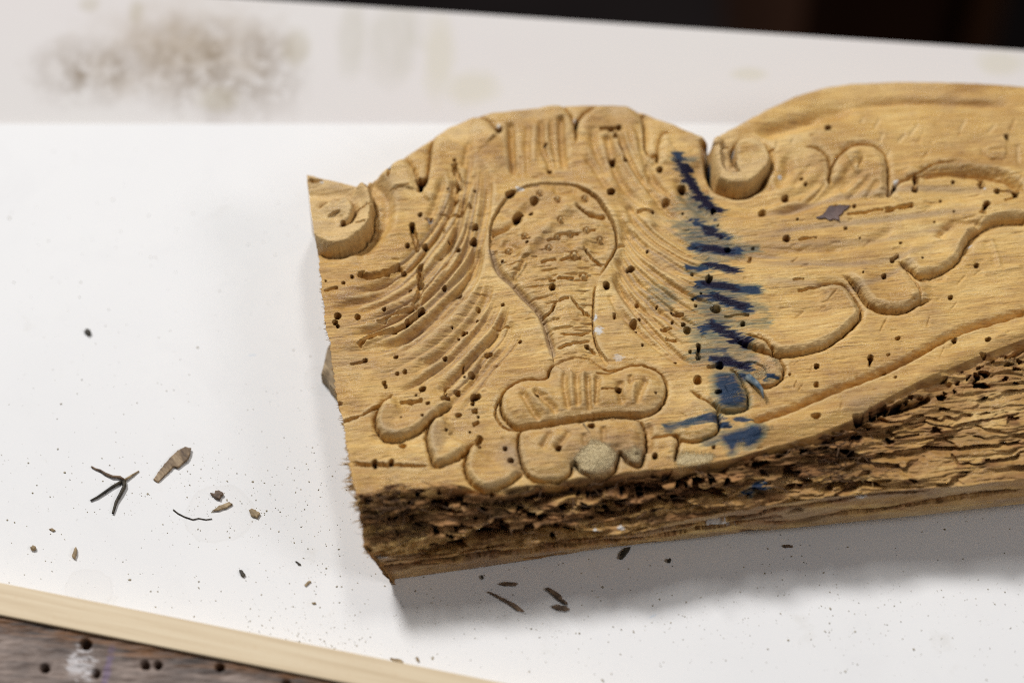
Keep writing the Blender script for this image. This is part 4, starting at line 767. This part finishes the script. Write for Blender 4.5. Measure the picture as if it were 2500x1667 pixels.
root = bpy.data.objects.new('carved_panel', None); COL.objects.link(root)
o_ = P(1500, 1290, 0); root.location = tuple(o_)
tag(root, 'large worm-eaten wooden carving with scrolls, blue ink streaks and a rotten lower edge', 'wood carving')
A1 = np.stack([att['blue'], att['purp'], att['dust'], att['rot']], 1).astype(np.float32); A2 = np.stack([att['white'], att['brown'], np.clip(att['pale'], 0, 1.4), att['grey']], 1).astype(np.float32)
def np_mesh(name, V, F, mat, parent, normals=None, a1=None, a2=None):
    me = bpy.data.meshes.new(name); n, m = len(V), len(F)
    me.vertices.add(n); me.vertices.foreach_set('co', np.ascontiguousarray(V, np.float32).ravel())
    me.loops.add(m*4); me.loops.foreach_set('vertex_index', np.ascontiguousarray(F, np.int32).ravel())
    me.polygons.add(m); me.polygons.foreach_set('loop_start', np.arange(0, m*4, 4, dtype=np.int32)); me.polygons.foreach_set('loop_total', np.full(m, 4, np.int32))
    me.polygons.foreach_set('use_smooth', np.ones(m, bool)); me.update(calc_edges=True); me.materials.append(mat)
    for nm, arr in (('stain_shade', a1), ('wear', a2)):
        if arr is not None:
            at = me.attributes.new(nm, 'FLOAT_COLOR', 'POINT'); at.data.foreach_set('color', np.ascontiguousarray(arr, np.float32).ravel())
    if normals is not None:
        try: me.normals_split_custom_set_from_vertices(normals.tolist())
        except Exception as e: print('normals', e)
    o = bpy.data.objects.new(name, me); COL.objects.link(o)
    if parent: o.parent = parent
    return o
off = np.array(root.location)
LBL = {1: 'small pale volute at the sawn left end', 2: 'pale round volute beside the deep notch', 3: 'cross-cut bulb shaped boss with tiny pegs', 9: 'lobe dusted with grainy filler', 10: 'round lobe soaked with blue ink', 16: 'crumbling dark lower side full of galleries'}
for n in range(len(PARTS)):
    fs = F_[freg == n]
    if not len(fs): continue
    u, inv = np.unique(fs, return_inverse=True)
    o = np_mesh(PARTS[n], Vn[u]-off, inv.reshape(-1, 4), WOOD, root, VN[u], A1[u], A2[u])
    if n in LBL: o['label'] = LBL[n]
def skirt(name, first, layers, a1row, a2row, flip):
    V = np.concatenate([first]+layers); n = len(layers)+1; m = len(first); F = grid_faces(n, m, flip)
    return np_mesh(name, V-off, F, WOOD, root, None, np.tile(a1row, (n, 1)), np.tile(a2row, (n, 1)))
rows0 = A1.reshape(NY, NX, 4)[:,0]; w0 = A2.reshape(NY, NX, 4)[:,0].copy(); w0[:,1] = .35
e_ = skirt('sawn_end', pos[:,0], left, rows0, w0, False); e_['label'] = 'ragged saw cut at the left end'
skirt('back_edge', pos[0], back, A1[:NX]*0, A2[:NX]*0, False)
under = [pos[-1]+np.array([0, .006*q, 0])*np.ones((NX, 1)) for q in range(1, 6)]
skirt('underside', pos[-1], under, A1[:NX]*0, A2[:NX]*0, False)

# splinters and frayed fibres
def fibres(name, items, mat, parent, kind=None, off_=None, sides=4, taperf=.92):
    V, F = [], []
    for pts, rad in items:
        pts = [np.array(p, float) for p in pts]; n = len(pts); b0 = len(V)
        for i, p in enumerate(pts):
            t_ = pts[min(i+1, n-1)]-pts[max(i-1, 0)]; t_ /= np.linalg.norm(t_)+1e-12
            u = np.cross(t_, (0,0,1)); u = u/(np.linalg.norm(u)+1e-9) if np.linalg.norm(u) > 1e-6 else np.array((1.,0,0)); v = np.cross(t_, u)
            rr = rad*(1-taperf*(i/(n-1))**1.5)
            for k in range(sides):
                a_ = 2*math.pi*k/sides; V.append(p+(u*math.cos(a_)+v*math.sin(a_))*rr-(off_ if off_ is not None else 0))
        for i in range(n-1):
            for k in range(sides): F.append((b0+i*sides+k, b0+i*sides+(k+1)%sides, b0+(i+1)*sides+(k+1)%sides, b0+(i+1)*sides+k))
        F.append(tuple(b0+k for k in range(sides))[::-1])
    o = link_mesh(name, V, F, mat, parent)
    if kind: o['kind'] = kind
    return o
its = []
for i in range(330):
    rj = int(rng.integers(150, NF+NS-10)); p = pos[rj, 0]+np.array([.0006, 0, -.0002-rng.random()**2*.006])
    big = rj > NF-70 and rj < NF+40
    L = rng.uniform(.0005, .0014)*(2.6 if big and rng.random() < .5 else 1); an = rng.normal(.15, .5)
    d_ = np.array([-math.cos(an), -math.sin(an)*.8, rng.normal(-.1, .3)])*L
    its.append(([p, p+d_*.5+rng.normal(0, L*.06, 3), p+d_], rng.uniform(.00008, .00022)*(1.5 if big else 1)))
fibres('end_splinters', its, FIBRE, root, 'stuff', off)
its = []
for i in range(620):
    x = rng.choice([rng.uniform(870, 2050), rng.normal(1350, 160), rng.normal(2010, 60), rng.normal(930, 40)]); x = min(max(x, 860), 2450)
    j = int((x-850)/1850*NX); j = min(max(j, 3), NX-3); k = NF+int(rng.uniform(2, NS*.8)); p = pos[k, j]+np.array([0,0,.0001])
    L = rng.uniform(.0015, .006); an = rng.normal(.1, .45 if rng.random() < .7 else 1.2); sgn = rng.choice([-1, 1])
    d_ = np.array([math.cos(an)*sgn, math.sin(an)*sgn*.7, rng.uniform(-.1, .28)])*L
    q = [p, p+d_*.35+rng.normal(0, L*.07, 3), p+d_*.7+rng.normal(0, L*.1, 3), p+d_+np.array([0, 0, -L*.1])]
    its.append((q, rng.uniform(.00006, .00020)))
fibres('rotten_fibres', its, FIBRED, root, 'stuff', off)
its = []
for i in range(70):
    x = rng.choice([rng.normal(1350, 200), rng.normal(2060, 80), rng.normal(930, 40)]); x = min(max(x, 870), 2400); j = int((x-850)/1850*NX); k = NF+int(rng.uniform(6, NS*.9)); p = pos[k, max(3,j)]+np.array([0,0,.0002])
    L = rng.uniform(.001, .0035); an = rng.uniform(-2, 2); d_ = np.array([math.cos(an), math.sin(an)*.7, rng.uniform(0, .4)])*L
    its.append(([p, p+d_*.5+rng.normal(0, L*.15, 3), p+d_], rng.uniform(.00006, .00012)))
fibres('pale_fibres', its, FIBRE, root, 'stuff', off)
# loose flakes stuck on the carving
def flake(name, reg, pts, z, th, mat, parent=None, tilt=(0,0), label=None):
    q0 = r(reg, pts); q1 = np.roll(q0, -1, 0); p2 = np.concatenate([q0[i]+(q1[i]-q0[i])*np.linspace(0, 1, max(2, int(np.linalg.norm(q1[i]-q0[i])/4)), endpoint=False)[:,None] for i in range(len(q0))]); p2 = p2+rng.normal(0, .45, p2.shape); w3 = P(p2[:,0], p2[:,1], z); c = w3.mean(0)
    w3[:,2] += (w3[:,0]-c[0])*tilt[0]+(w3[:,1]-c[1])*tilt[1]; n = len(w3); base_ = (off if parent else c)
    top = w3+np.array([0,0,th]); ctr = top.mean(0); dv = ctr-top; ins = top+dv*np.minimum(.25, .0002/(np.linalg.norm(dv, axis=1, keepdims=True)+1e-9)); ins[:,2] += th*.2
    V = np.concatenate([w3, top, ins, ins.mean(0)[None]+np.array([[0,0,th*.1]])])-base_
    F = [((i+1)%n, i, n+i, n+(i+1)%n) for i in range(n)]+[((i+1)%n+n, i+n, 2*n+i, 2*n+(i+1)%n) for i in range(n)]+[(2*n+(i+1)%n, 2*n+i, 3*n) for i in range(n)]
    F = [f[::-1] for f in F]+[tuple(range(n))[::-1]]
    F = [tuple(reversed(f)) for f in F]
    o = link_mesh(name, V, F, mat, parent, False)
    if not parent: o.location = tuple(c)
    if label: o['label'] = label
    return o
RESIN = simple_mat('dark_resin', [(.4, (.075,.042,.038)), (.6, (.135,.082,.070))], 300, rough=.35, spec=.5)
flake('resin_flake', 'G', [(1362,286),(1420,262),(1450,235),(1462,205),(1480,184),(1530,188),(1570,178),(1610,184),(1655,180),(1630,215),(1605,222),(1590,250),(1560,270),(1565,312),(1520,298),(1485,308),(1440,288),(1400,296)], ZF+.0001, .0002, RESIN, root, label='dark reddish flake in a split')
its = []
def onface(px, py, up=.0006):
    k = np.argmin((Xf-px)**2+(Yf-py)**2); return Vn[k]+np.array([0,0,up])
BLUEF = simple_mat('blue_grey_splinter', [(.4, (.05,.09,.13)), (.62, (.24,.27,.27))], 900)
qs = r('T', [(690,680),(760,770),(810,840),(835,900)])
fibres('lifted_splinter', [([onface(*qs[0], .0004), onface(*qs[1], .0016), onface(*qs[2], .0022), onface(*qs[3], .0012)], .0010)], BLUEF, root, None, off, 6)
qs = r('J', [(365,225),(395,290),(435,365)])
fibres('grey_sliver', [([onface(*qs[0], .0003), onface(*qs[1], .0005), onface(*qs[2], .0004)], .00035)], CHIP, root, None, off, 5)

# ------------------------------------------------------------------ lath and old plank, lower left
def prism(name, corners_px, z1, z0, mat, bevel, label, cat):
    w3 = [P(x, y, z1) for x, y in corners_px]; c = np.mean(w3, 0); n = len(w3)
    V = [(p[0]-c[0], p[1]-c[1], z1) for p in w3]+[(p[0]-c[0], p[1]-c[1], z0) for p in w3]
    F = [tuple(range(n))[::-1], tuple(range(n, 2*n))]+[(i, (i+1)%n, n+(i+1)%n, n+i) for i in range(n)]
    o = link_mesh(name, V, F, mat, None, False); o.location = (c[0], c[1], 0)
    m = o.modifiers.new('b', 'BEVEL'); m.width = bevel; m.segments = 3; return tag(o, label, cat)
prism('wooden_lath', [(-360,1349),(1620,1743),(1600,1815),(-400,1421)], .0095, .0003, lath_mat(), .0003, 'thin pale planed lath lying diagonally beside the dark old plank', 'wood strip')
# plank: dense top with holes, white scuff, violet mark, charred upper edge
pn, pm = 150, 420
u = np.linspace(0, 1, pm)[None]; v = np.linspace(0, 1, pn)[:,None]
zx = .0085
ex = -250+u*1700; ey = 1452+(ex)*.1925; PX = ex+v*0; PY = ey+14+v*430
PX2, PY2 = PX.ravel(), PY.ravel(); base = P(PX2, PY2, zx); h = np.zeros(PX2.size); pw = np.zeros((PX2.size, 4), np.float32)
V_ = (4.704, 1350)
for x, y, rad in ((110,1631,11),(210,1572,13),(235,1643,10),(355,1623,11),(386,1623,10),(538,1629,10),(60,1700,10),(700,1668,9)):
    q = np.hypot(PX2-x, PY2-y)/rad; h -= .004*(1-smooth(.75, 1.1, q)); pw[:,2] = np.maximum(pw[:,2], .7*(1-smooth(.7, 1.1, q)))
q = np.hypot((PX2-200)/38, (PY2-1622)/44)+(fbm(PX2/9, PY2/5, 201, 3)-.5)*.9; pw[:,0] = (1-smooth(.8, 1.05, q))*smooth(.40, .56, fbm(PX2/22, PY2/5, 200, 3))*.9
q = np.abs(PX2-(270-(PY2-1600)*.22))/11+(fbm(PX2/9, PY2/7, 202, 3)-.5); pw[:,1] = (1-smooth(.4, 1.1, q))*(.8)
dE = PY2-(1452+PX2*.1925+14)
pw[:,2] = np.maximum(pw[:,2], (1-smooth(50, 92, dE+(fbm(PX2/40, PY2/14, 203, 3)-.5)*34)))
h -= .0018*(1-smooth(0, 40, dE)); h += .0008*(fbm(PX2/50, PY2/9, 204, 4)-.5)
Vp = base.copy(); Vp[:,2] += h; Vp = Vp.reshape(pn, pm, 3)
dn1 = Vp[0].copy(); dn1[:,2] = .0003
Va = np.concatenate([dn1[None], Vp]); pwa = np.concatenate([np.tile([[0,0,1,1]], (pm, 1)), pw]).astype(np.float32)
pc = np.array([Va[...,0].mean(), Va[...,1].mean(), 0])
pl = np_mesh('old_plank', Va.reshape(-1,3)-pc, grid_faces(pn+1, pm, False), plank_mat(), None, None, None, pwa); pl.location = tuple(pc)
tag(pl, 'dark weathered plank with worm holes, white scuff and violet mark in the near corner', 'plank')

# ------------------------------------------------------------------ loose chips on the white board
def chip(name, reg, pts, mat, label, cat='wood chip', th=.0008, tilt=(0,0), grp=None):
    o = flake(name, reg, pts, .0001, th*.55 if th < .004 else th*.6, mat, None, tilt); tag(o, label, cat, grp); return o
GRP = 'loose wood chips on the white board'
chip('wood_splinter', 'N', [(818,485),(862,425),(905,375),(950,335),(990,315),(1020,322),(1018,352),(1000,385),(965,412),(950,425),(930,415),(900,445),(870,475),(842,498)], simple_mat('mottled_splinter_wood', [(.35, (.08,.05,.03)), (.52, (.22,.15,.085)), (.68, (.38,.28,.17))], 700, .9, (.3,1,1)), 'largest loose splinter, broad at one end, lying left of the carving', 'splinter', .0010, (.03,.03), GRP)
chip('wood_crumb', 'N', [(1125,560),(1145,568),(1150,548),(1170,545),(1195,560),(1180,575),(1175,592),(1155,588),(1140,575)], CHIP_DARK, 'small brown cross-shaped crumb above the short tan stick', 'crumb', .0012, grp=GRP)
chip('wood_chip', 'N', [(1135,652),(1170,625),(1225,606),(1242,614),(1215,632),(1165,650)], CHIP, 'short tan stick just below the brown crumb', th=.0008, grp=GRP)
chip('wood_chip', 'N', [(1330,650),(1345,640),(1390,665),(1375,690),(1340,675)], CHIP, 'blocky tan chip near the rotten corner of the carving', th=.001, grp=GRP)
chip('wood_chip', 'N', [(385,895),(398,860),(408,845),(412,875),(402,908)], CHIP, 'little wedge chip standing out near the pale lath', th=.0012, grp=GRP)
chip('wood_crumb', 'N', [(165,848),(178,838),(193,845),(192,857),(178,862),(166,858)], CHIP, 'round tan crumb at the left edge above the lath', 'crumb', .0012, grp=GRP)
chip('wood_chip', 'N', [(264,747),(280,744),(297,752),(280,757)], CHIP, 'tiny flat tan sliver between twig and round crumb', th=.0005, grp=GRP)
chip('wood_chip', 'N', [(1278,966),(1292,968),(1310,990),(1300,1003),(1285,992)], CHAR, 'small nearly black chip below left of the carving corner', th=.0008, grp=GRP)
chip('wood_chip', 'N', [(1576,918),(1590,922),(1606,936),(1595,938)], CHAR, 'thin dark grey sliver close to the carving corner', th=.0005, grp=GRP)
chip('wood_chip', 'N', [(1624,1045),(1650,1022),(1660,1028),(1632,1053)], CHIP, 'short slanted sliver left of the cast shadow', th=.0005, grp=GRP)
chip('wood_chip', 'N', [(1662,1138),(1685,1137),(1690,1144),(1670,1146)], CHIP, 'minute flat sliver between lath and cast shadow', th=.0004, grp=GRP)
chip('wood_crumb', 'M', [(462,926),(475,908),(492,912),(500,930),(482,944)], CHAR, 'lone black crumb on the clean upper left of the board', 'crumb', .0012, grp=GRP)
chip('wood_chip', 'Q', [(1092,330),(1120,318),(1170,318),(1216,326),(1200,340),(1130,342)], CHIP_DARK, 'flat oval chip in the cast shadow', th=.0008, grp=GRP)
chip('wood_splinter', 'Q', [(1018,378),(1040,382),(1190,455),(1240,490),(1255,508),(1215,498),(1170,468)], CHIP_DARK, 'long thin splinter lying in the cast shadow', 'splinter', .0009, grp=GRP)
chip('wood_splinter', 'Q', [(1392,360),(1415,358),(1460,385),(1490,405),(1500,430),(1532,458),(1515,460),(1470,430),(1440,402)], CHIP_DARK, 'stout dark splinter at the right of the shadow group', 'splinter', .0012, grp=GRP)
chip('wood_chip', 'Q', [(1430,475),(1455,462),(1520,475),(1545,490),(1520,502),(1470,495)], CHIP_DARK, 'ragged brown chip just below the stout dark splinter', th=.001, grp=GRP)
chip('wood_chip', 'Q', [(1860,170),(1870,130),(1905,100),(1935,98),(1915,130),(1880,172)], CHAR, 'dark pointed chip leaning out from under the carving', th=.001, grp=GRP)
chip('wood_crumb', 'Q', [(2165,182),(2178,170),(2192,178),(2188,192),(2172,192)], CHAR, 'dark crumb in the shade right of the pointed chip', 'crumb', .0012, grp=GRP)
chip('wood_chip', 'Q', [(398,797),(430,805),(470,812),(485,826),(460,830),(420,815)], CHIP, 'curved tan shaving touching the lath', th=.0006, grp=GRP)
chip('wood_chip', 'Q', [(560,797),(572,795),(585,815),(574,824)], CHIP, 'stubby tan bit beside the curved shaving', th=.0006, grp=GRP)
chip('wood_crumb', 'Q', [(978,275),(992,272),(996,290),(985,300)], CHAR, 'dark crumb in the shade under the rotten side', 'crumb', .0008, grp=GRP)
chip('wood_chip', 'K', [(175,1520),(195,1512),(245,1518),(240,1530),(190,1532)], CHIP_DARK, 'short brown chip in the shade at the right', th=.0008, grp=GRP)
chip('wood_chunk', 'M', [(1832,990),(1795,1060),(1762,1195),(1790,1215),(1805,1250),(1835,1285),(1900,1290),(1900,1000)], CHIP, 'brown chunk poking out from beneath the sawn end', 'wood chunk', .006)
# twig of four thin branches
tw = bpy.data.objects.new('twig', None); COL.objects.link(tw); tc_ = P(*r('N', [(665,485)])[0], 0); tw.location = tuple(tc_)
tag(tw, 'forked black and brown twig on the white board left of the splinter', 'twig')
def twig(pts, rad, mat, zz):
    q = r('N', pts); w3 = P(q[:,0], q[:,1], np.array(zz)); fibres('branch', [([p for p in w3], rad)], mat, tw, None, tc_, 7, .45)
twig([(665,485),(640,468),(600,465),(560,448),(535,432),(510,425),(488,412)], .00038, CHIP_DARK, [.0004,.0005,.0006,.0005,.0004,.0003,.0003])
twig([(650,492),(600,520),(560,548),(520,575),(483,594)], .00042, CHAR, [.0004,.0004,.0004,.0004,.0003])
twig([(662,490),(665,515),(645,555),(620,600),(602,662)], .00055, CHAR, [.0006,.0006,.0006,.0005,.0004])
twig([(665,485),(700,462),(742,436)], .00032, CHIP, [.0005,.0004,.0002])
hr = bpy.data.objects.new('curled_shaving', None); COL.objects.link(hr); hc = P(*r('N', [(1030,690)])[0], 0); hr.location = tuple(hc)
tag(hr, 'hair-thin curled shaving below the short tan stick', 'shaving')
q = r('N', [(925,642),(950,662),(985,680),(1030,695),(1060,688),(1100,695),(1132,690)]); fibres('strand', [([p for p in P(q[:,0], q[:,1], .0002)], .00017)], CHAR, hr, None, hc, 5, .3)
# sawdust: uncountable grains
V, F = [], []
clus = [(N_, 1) for N_ in ()]
def grain(px, py, s_):
    c = P(px, py, .0001); b0 = len(V); a_ = rng.random()*6; rx, ry = s_*rng.uniform(.6, 1.5), s_*rng.uniform(.4, 1)
    for k in range(5):
        t_ = a_+k*1.2566; x, y = rx*math.cos(t_)*rng.uniform(.7,1.2), ry*math.sin(t_)*rng.uniform(.7,1.2); V.append((c[0]+x*math.cos(a_)-y*math.sin(a_), c[1]+x*math.sin(a_)+y*math.cos(a_), .0001))
    V.append((c[0], c[1], .0001+s_*.8))
    for k in range(5): F.append((b0+k, b0+(k+1)%5, b0+5))
for i in range(3000):
    m = rng.random()
    if m < .46: x, y = rng.uniform(0, 2500), rng.uniform(1100, 1660)
    elif m < .56: x, y = rng.normal(760, 70), rng.normal(1270, 170)
    elif m < .62: x, y = rng.normal(560, 120), rng.normal(1230, 60)
    elif m < .80: x, y = rng.uniform(950, 2500), rng.normal(1480, 70)
    elif m < .88: x, y = rng.uniform(600, 900), rng.normal(1560, 40)
    else: x, y = rng.uniform(0, 760), rng.uniform(450, 1250)
    s_ = .000035+rng.exponential(.00006); s_ = min(s_, .0005)
    if y < 900: s_ *= .9
    grain(x, y, s_)
du = link_mesh('sawdust', V, F, DUSTM); tag(du, 'fine brown sawdust and frass specks scattered over the white board', 'sawdust', kind='stuff')
print('verts', NV)
